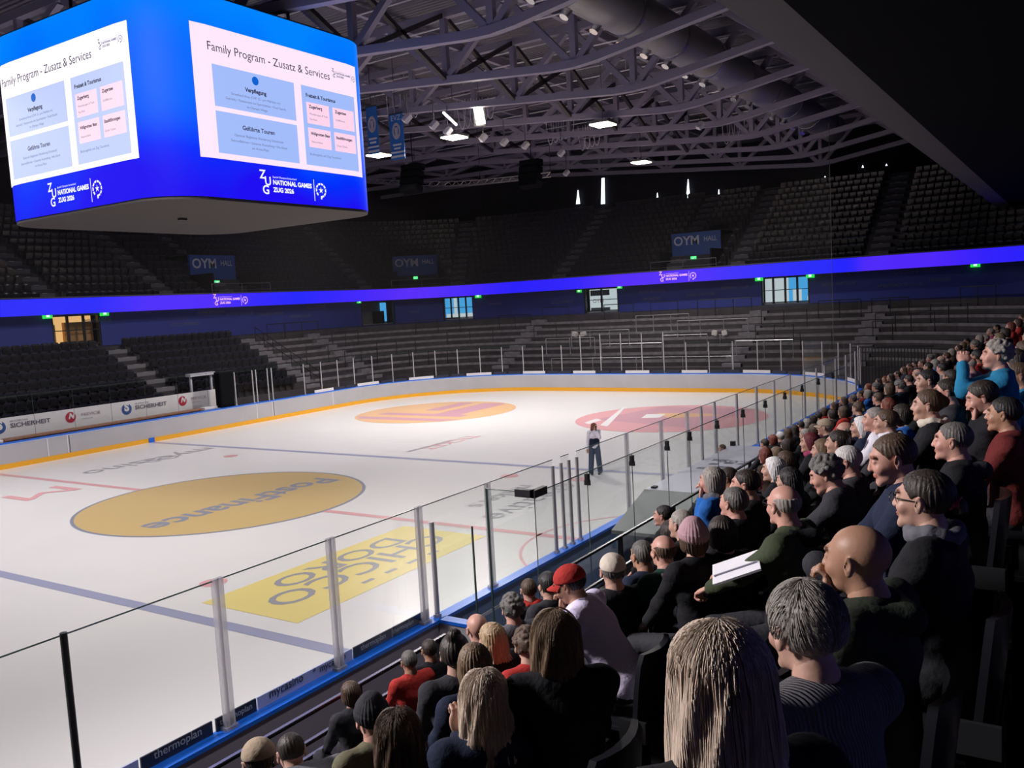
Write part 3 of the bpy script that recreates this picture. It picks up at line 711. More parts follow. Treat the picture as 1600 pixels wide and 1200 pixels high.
for x in (-11.0, -1.0, 9.0):
    t = thing('fascia_lamp', 'slim downlight on the gallery fascia, %s from the camera' % ordw(int((x+11)/10)), 'lamp', (x, -17.95, 11.7))
    b = MB(); b.bb(x-.85, x+.85, -18.1, -17.7, 11.66, 11.76); b.build('housing', lampb, t)
    b = MB(); b.bb(x-.1, x+.1, -18.42, -18.0, 11.68, 11.74); b.build('bracket', lampb, t)
# speaker cluster shapes hanging far off
for i, (px, py, n_) in enumerate(((612, 185, 5), (722, 190, 6), (860, 215, 5), (1135, 215, 4), (910, 225, 4))):
    p = at(px, py, z=15.0); t = thing('cable_loops', 'pale hanging cable loops below the trusses, %s from the left' % ['first', 'second', 'third', 'fifth', 'fourth'][i], 'cable', tuple(p), 'hanging cable loops')
    b = MB()
    for j in range(n_):
        pr_ = None
        for k in range(9):
            a = math.pi*k/8; q = (p[0]+.3*j*.5, p[1]-.25*j, p[2]+1.1-1.5*math.sin(a)*(1-.06*j)); q = (q[0], q[1]+.5*math.cos(a)*.5, q[2])
            if pr_: b.tube(pr_, q, .02, n=5, cap=False)
            pr_ = q
    b.build('cable_loop', pipe, t)
for i, (px, py) in enumerate(((695, 262), (830, 255), (600, 250))):
    if i == 2: continue
    p = at(px-50 if i == 0 else px, py, z=14.0); t = thing('speaker_cluster', 'dark hanging loudspeaker cluster, %s one' % ['left', 'right'][i], 'loudspeaker', tuple(p))
    for j in range(4):
        b = MB(); b.box((p[0]-.1*j, p[1], p[2]-.42*j), (.7, 1.3, .38), Matrix.Rotation(.09*j, 3, 'Y')); b.build('speaker_box', blackmatte, t, bevel=.03)
    b = MB(); b.tube((p[0], p[1], p[2]+.15), (p[0], p[1], 17.2), .03, n=6); b.build('hanger', black, t)
# curved lighting truss at far left
t = thing('lighting_truss', 'thin curved lattice lighting truss hanging right of the scoreboard', 'lighting truss', (30, 15, 13.9))
pts = [at(px, py, X=30) for px, py in ((560, 279), (600, 281), (650, 283.5), (700, 284), (750, 281), (800, 276), (860, 269))]
b = MB()
for a, c in zip(pts, pts[1:]):
    for dz in (0, .28): b.tube((a[0], a[1], a[2]-dz), (c[0], c[1], c[2]-dz), .035, n=6)
    for k in range(4):
        f0, f1 = k/4, (k+.5)/4; p0 = a+(c-a)*f0; p1 = a+(c-a)*f1; p2 = a+(c-a)*(k+1)/4
        b.tube(p0, (p1[0], p1[1], p1[2]-.28), .02, n=5); b.tube((p1[0], p1[1], p1[2]-.28), p2, .02, n=5)
b.build('lattice', mat('lattice_steel', (.4, .38, .38), .4, metal=.7), t)
b = MB(); [b.tube(p, (p[0], p[1], 17.2), .015, n=5) for p in pts[::2]]; b.build('hanger', black, t)
# banners
for i, (x0p, x1p, yt, yb) in enumerate(((571, 593, 168, 237), (607, 633, 180, 245))):
    X = 16.0; a = at(x0p, yt, X=X); c = at(x1p, yb+2, X=X); yl, yr_, zt, zb = a[1], c[1], a[2], c[2]
    t = thing('hanging_banner', 'blue hanging banner with crest and white hem stripes, %s' % ['left one by the scoreboard edge', 'right one of the pair'][i], 'banner', (X, (yl+yr_)/2, zb), 'blue hanging banners')
    b = MB(); b.bb(X, X+.03, yr_, yl, zb, zt); b.build('cloth', mat('banner_blue', (.015, .12, .42), .7), t)
    b = MB(); ww = yl-yr_
    b.bb(X-.02, X-.005, yr_, yl, zb+.09, zb+.19); b.bb(X-.02, X-.005, yr_, yl, zb+.30, zb+.38)
    ym = (yl+yr_)/2; hh = zt-zb
    b.bb(X-.02, X-.005, ym-.26, ym+.26, zb+hh*.3, zb+hh*.34); b.bb(X-.02, X-.005, ym-.2, ym+.2, zb+hh*.22, zb+hh*.26); b.build('stripe', mat('banner_white', (.5, .52, .58), .7), t)
    b = MB(); n_ = 20
    for k in range(n_):
        a0, a1 = 2*math.pi*k/n_, 2*math.pi*(k+1)/n_
        zc = zb+hh*.62
        b.quad(*[(X-.012, ym+r*.8*math.cos(u), zc+r*math.sin(u)*1.25) for r, u in ((.2, a0), (.32, a0), (.32, a1), (.2, a1))])
    b.quad((X-.012, ym-.07, zb+hh*.5), (X-.012, ym+.07, zb+hh*.5), (X-.012, ym+.11, zb+hh*.7), (X-.012, ym-.11, zb+hh*.7))
    b.build('crest', mat('banner_crest', (.42, .36, .38), .7), t)
    if i == 1:
        b = MB(); add_text(b, 'EVZ', .36, frame((X-.012, ym, zb+hh*.82), (0, -1, 0), (0, 0, 1))); b.build('lettering', mat('banner_white', (.5, .52, .58), .7), t)
    b = MB(); b.tube((X, yl, zt), (X, yr_, zt), .03, n=6); b.tube((X, ym, zt), (X, ym, zt+.01+max(.1, 17.9-zt)), .015, n=5); b.build('hanging_rod', black, t)
# daylight slits between blackout drapes at the top of the far wall
slit = emis('daylight', (.85, .95, 1.0), 2.2)
wn = 0
for px, pt, pb, wpx in ((903, 297, 319, 6), (942, 278, 319, 6), (1075, 280, 317, 7), (1123, 296, 313, 4), (1177, 298, 304, 4), (637, 290, 320, 4), (708, 286, 300, 3), (785, 305, 322, 2), (785, 288, 300, 2), (1027, 301, 312, 3), (1289, 275, 278, 3), (1348, 258, 262, 3), (1385, 256, 259, 3)):
    X = 56.7; a = at(px, pt, X=X); c = at(px-wpx/2, pb, X=X); d_ = at(px+wpx/2, pb, X=X)
    b = MB(); topw = .12 if px != 942 else .7
    k = len(b.v)
    cy, hw = (c[1]+d_[1])/2, abs(c[1]-d_[1])/2
    b.poly([(cy-hw, c[2]), (cy+hw, c[2]), (a[1]+hw*topw, a[2]), (a[1]-hw*topw, a[2])], X, X+.05, axis=0)
    wn += 1; struct(b.build('window_%d' % wn, slit))

# ================================================================ scoreboard cube
SB = 4.05; SR = 1.4; SZ0, SZ1 = 8.8, 14.0
def sbpath(n=10):
    out = []
    c = SB-SR
    for cx, cy, a0 in ((c, c, 0), (-c, c, 90), (-c, -c, 180), (c, -c, 270)):
        for i in range(n+1):
            a = math.radians(a0+90*i/n); out.append((cx+SR*math.cos(a), cy+SR*math.sin(a), math.cos(a), math.sin(a)))
    return out
sp = sbpath()
sb = thing('scoreboard_cube', 'huge four-sided hanging LED scoreboard with rounded corners showing slides on blue', 'scoreboard', (0, 0, SZ0))
def ledmat():
    m = bpy.data.materials.new('led_blue'); m.use_nodes = True; nt = m.node_tree; b = nt.nodes['Principled BSDF']
    b.inputs['Base Color'].default_value = (.002, .002, .004, 1); b.inputs['Roughness'].default_value = .6; b.inputs['Specular IOR Level'].default_value = .05
    tc = nt.nodes.new('ShaderNodeTexCoord'); sep = nt.nodes.new('ShaderNodeSeparateXYZ'); nt.links.new(tc.outputs['Object'], sep.inputs[0])
    r = nt.nodes.new('ShaderNodeMapRange'); r.inputs['From Min'].default_value = 0; r.inputs['From Max'].default_value = 5.2; nt.links.new(sep.outputs['Z'], r.inputs['Value'])
    n = nt.nodes.new('ShaderNodeTexNoise'); n.inputs['Scale'].default_value = .32; n.inputs['Detail'].default_value = 1; nt.links.new(tc.outputs['Object'], n.inputs['Vector'])
    ad = nt.nodes.new('ShaderNodeMath'); ad.operation = 'MULTIPLY_ADD'; ad.inputs[1].default_value = .9; nt.links.new(n.outputs['Fac'], ad.inputs[0]); 
    sb_ = nt.nodes.new('ShaderNodeMath'); sb_.operation = 'SUBTRACT'; sb_.inputs[1].default_value = .45; nt.links.new(r.outputs[0], sb_.inputs[0]); nt.links.new(sb_.outputs[0], ad.inputs[2])
    cr = nt.nodes.new('ShaderNodeValToRGB'); e = cr.color_ramp.elements
    e[0].position = 0; e[0].color = (.012, .003, .85, 1); e[1].position = 1; e[1].color = (0.0, .22, 1.0, 1)
    x = e.new(.2); x.color = (.0, .025, .93, 1); x = e.new(.5); x.color = (0, .10, 1.0, 1)
    nt.links.new(ad.outputs[0], cr.inputs['Fac']); nt.links.new(cr.outputs['Color'], b.inputs['Emission Color']); b.inputs['Emission Strength'].default_value = 1.05
    return m
b = MB(); b.sweep(sp, [(0, SZ0+.08), (0, SZ1), (-.3, SZ1), (-.3, SZ0+.08)], True); b.build('led_skin', ledmat(), sb, smooth=True)
b = MB(); b.poly([(x-nx*.02, y-ny*.02) for x, y, nx, ny in sp], SZ0, SZ0+.09); b.build('underside', mat('board_underside', (.03, .024, .025), .7), sb)
b = MB(); b.poly([(x-nx*.05, y-ny*.05) for x, y, nx, ny in sp], SZ1-.02, SZ1+.06); b.build('top_frame', black, sb)
b = MB(); b.box((-.8, -.2, SZ0-.03), (.25, .12, .07)); b.build('underside_fitting', black, sb)
b = MB(); [b.tube((sx*2.2, sy*2.2, SZ1), (sx*2.2, sy*2.2, 16.9), .05, n=8) for sx in (-1, 1) for sy in (-1, 1)]; [b.bar((-3, s_*2.2, SZ1+.5), (3, s_*2.2, SZ1+.5), .2) for s_ in (-1, 1)]; b.build('suspension', black, sb)
# perimeter mapping for screen contents: s measured to the right as seen from outside
def skin(face, off=.02):
    c = SB-SR; LQ = SR*math.pi/2
    def f(s, z, d=0):
        if abs(s) <= c: x, y, nx, ny = s, -SB, 0, -1
        elif s > c:
            t = min((s-c)/SR, math.pi/2); x, y, nx, ny = c+SR*math.sin(t), -c-SR*math.cos(t), math.sin(t), -math.cos(t)
        else:
            t = min((-s-c)/SR, math.pi/2); x, y, nx, ny = -c-SR*math.sin(t), -c-SR*math.cos(t), -math.sin(t), -math.cos(t)
        x += nx*off; y += ny*off
        if face == 1: x, y = y, -x         # the face towards -X
        if face == 2: x, y = -x, -y
        if face == 3: x, y = -y, x
        return (x, y, z)
    return f
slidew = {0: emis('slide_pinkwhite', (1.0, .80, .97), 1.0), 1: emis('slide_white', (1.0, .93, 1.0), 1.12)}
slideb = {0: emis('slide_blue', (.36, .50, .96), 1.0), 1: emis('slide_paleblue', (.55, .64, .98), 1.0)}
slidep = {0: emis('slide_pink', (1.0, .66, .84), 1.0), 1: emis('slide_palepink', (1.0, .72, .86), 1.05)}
dark = emis('slide_ink', (.05, .05, .10), .8); ink2 = emis('slide_ink2', (.16, .18, .34), .8); dotb = emis('slide_dot', (.0, .12, .62), 1.0)
SH0, SH1 = 9.87, 13.23
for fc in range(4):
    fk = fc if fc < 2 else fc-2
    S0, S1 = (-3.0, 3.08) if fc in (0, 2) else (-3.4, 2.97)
    def uv(u, v, f): return f(S0+(S1-S0)*u, SH1-(SH1-SH0)*v)
    def rect(b, u0, v0, u1, v1, f, n=14):
        for i in range(n):
            a, c = u0+(u1-u0)*i/n, u0+(u1-u0)*(i+1)/n
            b.quad(uv(a, v1, f), uv(c, v1, f), uv(c, v0, f), uv(a, v0, f))
    def txt(b, s, size, u, v, f, ax='CENTER', bold=0, sx=1.):
        x0 = S0+(S1-S0)*u; z0 = SH1-(SH1-SH0)*v
        add_text(b, s, size*.95, lambda p, q, r=0: f(x0+p, z0+q), ax=ax, bold=bold, sx=sx)
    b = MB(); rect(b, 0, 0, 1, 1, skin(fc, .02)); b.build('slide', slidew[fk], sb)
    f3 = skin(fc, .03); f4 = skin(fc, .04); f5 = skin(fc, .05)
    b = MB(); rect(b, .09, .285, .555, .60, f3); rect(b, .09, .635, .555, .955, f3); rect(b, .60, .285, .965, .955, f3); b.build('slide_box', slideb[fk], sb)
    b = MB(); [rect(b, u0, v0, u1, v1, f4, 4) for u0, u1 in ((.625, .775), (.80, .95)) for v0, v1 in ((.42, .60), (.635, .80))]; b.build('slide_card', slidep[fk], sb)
    b = MB(); txt(b, 'Family Program - Zusatz & Services', .335, .07, .205, f4, 'LEFT', sx=.97); b.build('slide_title', dark, sb)
    b = MB(); txt(b, 'Verpflegung', .16, .32, .452, f4, bold=.006); txt(b, 'Gef\u00fchrte Touren', .17, .32, .76, f4, bold=.004); txt(b, 'Freizeit & Tourismus', .15, .625, .385, f4, 'LEFT', bold=.005)
    txt(b, 'Zugerberg', .13, .64, .475, f5, 'LEFT', bold=.004); txt(b, 'Zugersee', .13, .815, .475, f5, 'LEFT', bold=.004); txt(b, 'H\u00f6llgrotten Baar', .12, .64, .70, f5, 'LEFT', bold=.004); txt(b, 'Stadtf\u00fchrungen', .12, .81, .70, f5, 'LEFT', bold=.004)
    b.build('slide_heading', dark, sb)
    b = MB()
    for s_, v in (('Streetfood Area (CHF 15.- pro Mahlzeit mit', .498), ('Getr\u00e4nk) \u2022 Restaurants bei Sportst\u00e4tten \u2022 Food Stands', .54), ('im Olympic Village', .58), ('Optional: Begleitete Wanderung Schutzwald', .815), ('Seerundfahrten \u2022 Gesamte Ausstellung \u2022 Info-Stand', .86), ('am Arena-Platz', .90)): txt(b, s_, .10, .32, v, f4)
    for s_, u, v in (('Wanderungen & Trails', .64, .53), ('Fun-Park', .64, .575), ('Schifffahrten', .815, .54), ('Naturerlebnis', .64, .765), ('Gratis Tickets', .81, .765)): txt(b, s_, .085, u, v, f5, 'LEFT')
    txt(b, 'Buchungslink und Zug Tourismus', .10, .625, .875, f4, 'LEFT'); b.build('slide_small_text', ink2, sb)
    b = MB(); cx, cz = S0+(S1-S0)*.32, SH1-(SH1-SH0)*.345
    b.quad(*[f5(cx+.115*math.cos(2*math.pi*i/24), cz+.115*math.sin(2*math.pi*i/24)) for i in range(24)]); b.build('slide_dot', dotb, sb)
    b = MB(); lx, lz = S0+(S1-S0)*.815, SH1-(SH1-SH0)*.155
    zug_logo(b, lambda p, q, r=0: f4(lx+p, lz+q), .22); b.build('slide_logo', ink2, sb)
    b = MB(); lx = -1.15
    zug_logo(b, lambda p, q, r=0: f3(lx+p, 9.05+q), .54); b.build('large_logo', lwhite, sb)
# ================================================================ glass round the rink
gl = glassmat('glass', (.985, .99, .987), .13); gl2 = glassmat('glass_back', (.955, .975, .965), .14); postm = mat('post_steel', (.52, .50, .53), .4, metal=.25)
edge = mat('glass_edge', (.05, .09, .08), .2)
clip = mat('clip_black', (.01, .01, .012), .5)
stripm = postmat()
def pane(x0, y0, x1, y1, z0, z1, label, group, m=gl, joint=True, cat='glass pane'):
    t = thing('glass_screen', label, cat, ((x0+x1)/2, (y0+y1)/2, z0), group)
    b = MB(); b.bar((x0, y0, (z0+z1)/2), (x1, y1, (z0+z1)/2), .012, z1-z0); b.build('pane', m, t)
    b = MB(); b.bar((x0, y0, z1), (x1, y1, z1), .014, .012)
    if joint: b.tube((x0, y0, z0), (x0, y0, z1), .008, n=4)
    b.build('pane_edge', edge, t)
def post(x, y, z0, z1, label, group, r=.04, m=postm):
    b = MB()
    if r >= .07:
        b.box((x-r*.55, y, (z0+z1)/2), (r*.8, .05, z1-z0)); b.box((x+r*.55, y, (z0+z1)/2), (r*.8, .05, z1-z0)); b.box((x, y+.005, (z0+z1)/2), (r*.4, .02, z1-z0))
    else: b.tube((x, y, z0), (x, y, z1), r, n=12)
    b.box((x, y, z0+.02), (r*2.4, max(.08, r*1.5), .05))
    tag(b.build('glass_post', m, smooth=True), label, 'glass post', group)
# near side boards: posts and panes
nx_ = [-17.2, -15.43, -13.65, -11.87, -10.09, -8.29]
yb = -W-.07
for i in range(len(nx_)):
    pm = black if i < 3 else postm
    post(nx_[i], yb, H, 2.85, 'aluminium glass post on the near boards, %s before the penalty box corner' % ordw(len(nx_)-1-i), 'near glass posts', .035 if i < 3 else .072, pm if i < 3 else stripm)
    if i < len(nx_)-1: pane(nx_[i], yb, nx_[i+1], yb, H, 2.83, 'clear pane on the near boards, %s before the penalty box corner' % ordw(len(nx_)-2-i), 'near glass panes', joint=False)
pane(-8.29, yb, -8.0, yb, H, 2.83, 'narrow clear pane next to the penalty box corner', 'near glass panes', joint=False)
post(-8.0, yb, H, 2.55, 'short grey corner post at the start of the penalty box', 'near glass posts', .04)
fx = [-8.0, -6.5]
bx = [-6.5, -4.39, -4.08, -3.78, -3.47, -1.25, .59, 2.2, 3.14, 4.12, 5.9, 7.7, 9.5, 11.3, 13.1, 14.77, 16.0, 17.8, 19.6, 21.4]
for i, x in enumerate(bx):
    door = x in (-4.39, -4.08, -3.78, -3.47, 14.77, 16.0)
    post(x, yb, H, 2.72 if door else 2.83, ('tall steel gate post of the penalty box, %s from the camera' if door else 'steel glass post behind the penalty box corner, %s along') % ordw(i), 'near glass posts', .035 if door else (.07 if i in (0, 5, 6, 7) else .04), postm if door or i not in (0, 5, 6, 7) else stripm)
for i, (a, c) in enumerate(zip([-8.0]+bx, bx)):
    if (a, c) in ((-4.39, -4.08), (-3.78, -3.47)): continue
    pane(a, yb, c, yb, H, 2.83, 'clear ice-side pane along the penalty boxes, %s from the camera' % ordw(i), 'near glass panes', joint=False)
# end and far curves
cpath = [q for q in rr(L+.07, W+.07, 8.5, .05) if q[1] > -W]
def seq(u0, u1, n):
    us = [u0+(u1-u0)*i/n for i in range(n+1)]; return [lerp_u(cpath, u) for u in us]
# u: far side x from 12.8 to 21.5; corner; end; near corner
a_ = 30.07-8.5; Q8 = math.pi/2*8
ends = seq(17.9, a_+Q8+2*(W+.07-8.5)+Q8, 30)
k = 0
for q, q2 in zip(ends, ends[1:]):
    tall = q[0] > 29.9 and abs((q[1]+q2[1])/2) < 3.1
    zt = 3.5 if tall else 2.87
    pane(q[0], q[1], q2[0], q2[1], H, zt, 'clear glass pane behind the far goal end, %s from the left' % ordw(k), 'far end glass panes', joint=False)
    zp = 3.5 if (q[0] > 29.9 and abs(q[1]) < 3.3) else 2.87
    post(q[0], q[1], H, zp, 'slim steel glass post at the far end, %s from the left' % ordw(k), 'far end glass posts', .03); k += 1
for i, (a, c) in enumerate(((12.95, 14.1), (14.25, 15.0), (15.15, 15.85), (15.85, 17.9))):
    pane(a, W+.07, c, W+.07, H, 2.87, 'clear pane beside the black pillar on the far boards, %s from the pillar' % ordw(i), 'far side glass panes', joint=False)
for i, x in enumerate((12.95, 14.15, 14.4, 15.2, 15.5)):
    post(x, W+.07, H, 2.87, 'bright steel gate post on the far boards, %s from the black pillar' % ordw(i), 'far gate posts', .035, alum)
b = MB(); b.bb(12.0, 12.85, W+.1, W+.5, H, 2.95); b.bb(12.05, 12.8, W+.08, W+.1, H+.1, 2.85)
tag(b.build('black_pillar', blackmatte), 'black upright panel at the end of the white sponsor wall', 'panel')
# far benches: back glass, sponsor wall, wooden ledge
for i in range(11):
    x = -6.4+i*1.85
    pane(x, 15.95, x+1.85, 15.95, 1.0, 2.9, 'clear tall pane before the white sponsor wall, %s from the left' % ordw(i), 'far bench panes')
t = thing('sponsor_wall', 'long white sponsor wall with SICHERHEIT and red round logos behind the far boards', 'sponsor board', (3, 16.2, 1.1))
b = MB(); b.bb(-8, 13.06, 16.2, 16.28, .4, 1.98); b.build('panel', white, t)
sblue = mat('logo_blue', (.03, .09, .32), .5); sred = mat('logo_red', (.5, .02, .06), .5); sink = mat('logo_ink', (.12, .11, .16), .6)
for k in range(-1, 2):
    x = 1.45+k*6.05
    b = MB(); b.quad(*[(x+.27*math.cos(2*math.pi*i/28), 16.19, 1.6+.27*math.sin(2*math.pi*i/28)) for i in range(28)]); b.build('blue_disc', sblue, t)
    b = MB(); add_text(b, 'S', .52, frame((x, 16.18, 1.42), (1, 0, 0), (0, 0, 1)), bold=.03); b.build('disc_letter', white, t)
    b = MB(); add_text(b, 'SICHERHEIT', .27, frame((x+.45, 16.18, 1.47), (1, 0, 0), (0, 0, 1)), ax='LEFT', bold=.004, sx=1.25); add_text(b, 'PROTECTAS', .11, frame((x+.45, 16.18, 1.74), (1, 0, 0), (0, 0, 1)), ax='LEFT', sx=1.3); b.build('lettering', sink, t)
    x += 3.2
    b = MB(); b.quad(*[(x+.25*math.cos(2*math.pi*i/28), 16.19, 1.6+.25*math.sin(2*math.pi*i/28)) for i in range(28)]); b.build('red_disc', sred, t)
    b = MB(); add_text(b, 'N', .34, frame((x, 16.18, 1.48), (1, 0, 0), (.3, 0, 1)), bold=.02); b.build('disc_letter', white, t)
    b = MB(); add_text(b, 'FREVICIE', .2, frame((x+.5, 16.18, 1.55), (1, 0, 0), (0, 0, 1)), ax='LEFT', sx=1.25); add_text(b, 'CONSULTING', .07, frame((x+.5, 16.18, 1.42), (1, 0, 0), (0, 0, 1)), ax='LEFT', sx=1.3); b.build('lettering', mat('logo_pale_ink', (.38, .28, .32), .6), t)
b = MB(); b.bb(1.05, 10.95, W+.3, W+.75, 1.12, 1.2); b.bb(1.1, 10.9, W+.35, W+.7, .0, 1.12)
tag(b.build('bench_ledge', mat('wood_brown', (.30, .15, .09), .55, noise=(6, .2))), 'long reddish-brown wooden ledge behind the far blue rail', 'ledge')
b = MB(); b.bb(11.1, 11.9, W+.3, W+.7, 1.1, 1.22); b.bb(-3, .95, W+.3, W+.7, 1.1, 1.2); b.bb(11.1, 11.9, W+.35, W+.65, 0, 1.1); b.bb(-3, .95, W+.35, W+.65, 0, 1.1)
tag(b.build('bench_ledge', white), 'white ledge continuing the brown ledge at its ends', 'ledge')
b = MB(); k_ = [at(px, py, Y=17.0) for px, py in ((313, 575), (349, 570), (349, 577), (320, 581))]
b.bb(11.6, 13.2, 16.6, 17.0, 2.75, 2.9); b.bb(11.7, 11.8, 16.75, 16.85, .9, 2.75); b.bb(13.0, 13.1, 16.75, 16.85, .9, 2.75)
tag(b.build('shelter_roof', mat('shelter_white', (.5, .49, .54), .5)), 'small pale canopy roof left of the black pillar', 'canopy')

# small sponsor strips on the cap rail (far curve): white and dark alternating
strip_w = mat('strip_white', (.72, .69, .72), .5); strip_d = mat('strip_dark', (.02, .025, .05), .5)
us = []
u = 18.6; kk = 0
spath = [q for q in rr(L+.03, W+.03, 8.5, .05) if q[4] < 80]
while u < a_+2*Q8+2*(W-8.5)-1.5:
    ln = 1.55 if kk % 3 == 0 else .78
    seg = [lerp_u(spath, u+ln*i/5)[:4] for i in range(6)]
    b = MB(); b.sweep(seg, [(-.03, H+.003), (.0, H+.003), (.0, H+.17), (-.03, H+.17)])
    o = b.build('sponsor_strip', strip_w if kk % 3 == 0 else strip_d)
    tag(o, '%s sponsor strip standing on the far blue rail, %s from the left' % ('white' if kk % 3 == 0 else 'dark', ordw(kk)), 'sponsor strip', 'sponsor strips on the far rail')
    u += ln+.16; kk += 1
# near cap strips with lettering
cas = mat('strip_greyblue', (.42, .46, .72), .5)
strips = [(-8.12, -9.24, 'd'), (-9.28, -10.72, 'm2'), (-10.76, -11.75, 'd1'), (-11.98, -12.6, 'd'), (-12.62, -13.5, 'c')]
def nstrip(x0, x1, kind, txts, lab):
    t = thing('sponsor_strip', lab, 'sponsor strip', ((x0+x1)/2, -W, H), 'sponsor strips on the near rail')
    b = MB(); b.bb(x0, x1, -W-.005, -W+.015, H+.002, H+.155); b.build('strip', strip_d if kind == 'd' else cas, t)
    b = MB()
    for s_, xc, sz in txts: add_text(b, s_, sz, frame((xc, -W-.012, H+.045), (1, 0, 0), (0, 0, 1)), bold=.001)
    b.build('lettering', mat('strip_ink_pale', (.45, .46, .5), .5) if kind == 'd' else mat('strip_ink_dark', (.03, .04, .10), .5), t)
nstrip(-8.95, -8.12, 'd', [('thermoplan', -8.72, .10)], 'black thermoplan strip on the near rail, farthest one by the penalty box corner')
nstrip(-9.75, -8.97, 'd', [('thermoplan', -9.36, .11)], 'black thermoplan strip on the near rail, left of the farthest one')
nstrip(-11.4, -9.78, 'c', [('mycasino', -10.15, .13), ('mycasino', -10.95, .15), ('*', -10.48, .13)], 'grey-blue strip with two dark mycasino words on the near rail')
nstrip(-12.0, -11.42, 'd', [('thermoplan', -11.72, .10)], 'black strip with thermoplan lettering just right of the second nearest glass post')
nstrip(-12.95, -12.05, 'd', [('thermoplan', -12.5, .13)], 'black strip with thermoplan lettering nearest the picture bottom')
nstrip(-14.6, -12.98, 'c', [('mycasino', -13.5, .15)], 'grey-blue strip at the bottom edge left of the nearest black strip')

# penalty box: side wall, back glass, clips, scorer table ---------------------------
pb = thing('penalty_box_wall', 'pale wall with blue cap closing the near end of the penalty box', 'wall panel', (-8.0, -15.5, 0))
b = MB(); b.bb(-8.05, -7.95, -16.45, -W-.13, 0, H-.05); b.build('panel', boardw, pb)
b = MB(); b.bb(-8.08, -7.9, -16.5, -W-.15, H-.05, H); b.build('cap_rail', blue, pb)
b = MB(); b.bb(-8.06, -8.05, -15.6, -15.58, .1, H-.06); b.build('panel_joint', black, pb)
t = thing('glass_screen', 'clear low side pane standing on the penalty box end wall', 'glass pane', (-8, -15.2, H), 'penalty box panes')
b = MB(); b.bb(-8.01, -7.99, -15.5, -14.8, H, 2.55); b.build('pane', gl2, t); b = MB(); b.bb(-8.01, -7.985, -15.52, -15.5, H, 2.55); b.build('pane_edge', edge, t)
t = thing('glass_screen', 'greenish tall side pane under the black corner bracket of the penalty box', 'glass pane', (-7.7, -16, H), 'penalty box panes')
b = MB(); b.bb(-7.71, -7.69, -16.4, -15.58, .9, 3.04); b.build('pane', gl2, t); b = MB(); b.bb(-7.715, -7.685, -15.6, -15.58, .9, 3.04); b.bb(-7.71, -7.69, -16.4, -15.58, 3.04, 3.05); b.build('pane_edge', edge, t)
t = thing('corner_bracket', 'black corner bracket joining two glass panes at the penalty box', 'bracket', (-7.68, -16.4, 3.0))
b = MB(); b.bb(-7.73, -7.65, -16.42, -16.1, 2.97, 3.08); b.bb(-7.73, -7.38, -16.44, -16.36, 2.97, 3.08); b.build('bracket_body', clip, t)
gx = [-7.68, -6.09, -4.45, -2.91, -1.78, -.21, 1.5, 3.2, 4.9, 6.6, 8.4, 10.2, 12.0]
for i, (a, c) in enumerate(zip(gx, gx[1:])):
    pane(a, -16.4, c, -16.4, .9, 3.03, 'tall back glass pane between the benches and the crowd, %s from the camera' % ordw(i), 'bench back panes', gl2)
    if i:
        b = MB(); b.bb(a-.035, a+.035, -16.43, -16.37, 2.88, 3.0); b.bb(a-.015, a+.015, -16.45, -16.35, 2.82, 2.9)
        tag(b.build('glass_clip', clip), 'small black clip at the top of the bench back glass, %s from the camera' % ordw(i-1), 'clip', 'back glass clips')
st = thing('scorer_table_cover', 'long light grey slab cover with black frame over the scorer box', 'cover', (1.6, -15.75, 0))
cov = mat('cover_grey', (.46, .45, .52), .4, noise=(.8, .08)); covd = mat('cover_grey_green', (.20, .21, .21), .5)
b = MB(); b.bb(-1.05, 4.6, -16.36, -15.05, 1.52, 1.6); b.build('slab', cov, st)
b = MB(); b.poly([(-1.05, 1.6), (-2.7, 1.12), (-2.7, 1.05), (-1.05, 1.5)], -16.3, -15.05, axis=1); b.build('sloping_end', covd, st)
b = MB(); b.bb(-1.12, -1.04, -16.36, -15.05, .25, 1.55); b.build('end_panel', covd, st)
b = MB(); [b.bb(x, x+.07, -16.36, -16.28, 0, 1.5) for x in (-2.9, -2.2, -1.5, .5, 2.5, 4.5)]; b.bb(-3, 4.6, -16.36, -16.3, .45, .52); b.bb(4.5, 4.6, -15.15, -15.03, 0, 1.72); b.build('frame', black, st)
b = MB(); b.bb(-1.125, -1.12, -15.95, -15.35, 1.33, 1.47); b.build('yellow_label', mat('label_yellow', (.5, .5, .08), .5), st)
b = MB(); b.bb(-1.135, -1.125, -15.7, -15.6, 1.36, 1.44); b.bb(-1.135, -1.125, -15.9, -15.8, 1.36, 1.44); b.build('label_marks', black, st)
b = MB()
for i, (x, y) in enumerate(((1.1, -15.8), (1.35, -15.5), (1.6, -15.9), (1.9, -15.6), (2.1, -15.9), (2.4, -15.5))): b.bb(x, x+.18, y, y+.22, 1.602, 1.606)
add_text(b, 'Zug', .55, frame((2.6, -15.9, 1.605), (0, 1, 0), (-1, 0, 0))); b.build('slab_lettering', mat('slab_ink', (.1, .1, .14), .5), st)
b = MB(); b.bb(-.95, -.8, -15.25, -15.15, 1.6, 1.64); b.build('black_knob', clip, st)
b = MB(); b.box((-6.9, -14.98, .85), (.9, .02, .05)); tag(b.build('sticker', mat('sticker_pale', (.4, .42, .5), .5)), 'thin pale sticker on the blue penalty box lining', 'sticker')

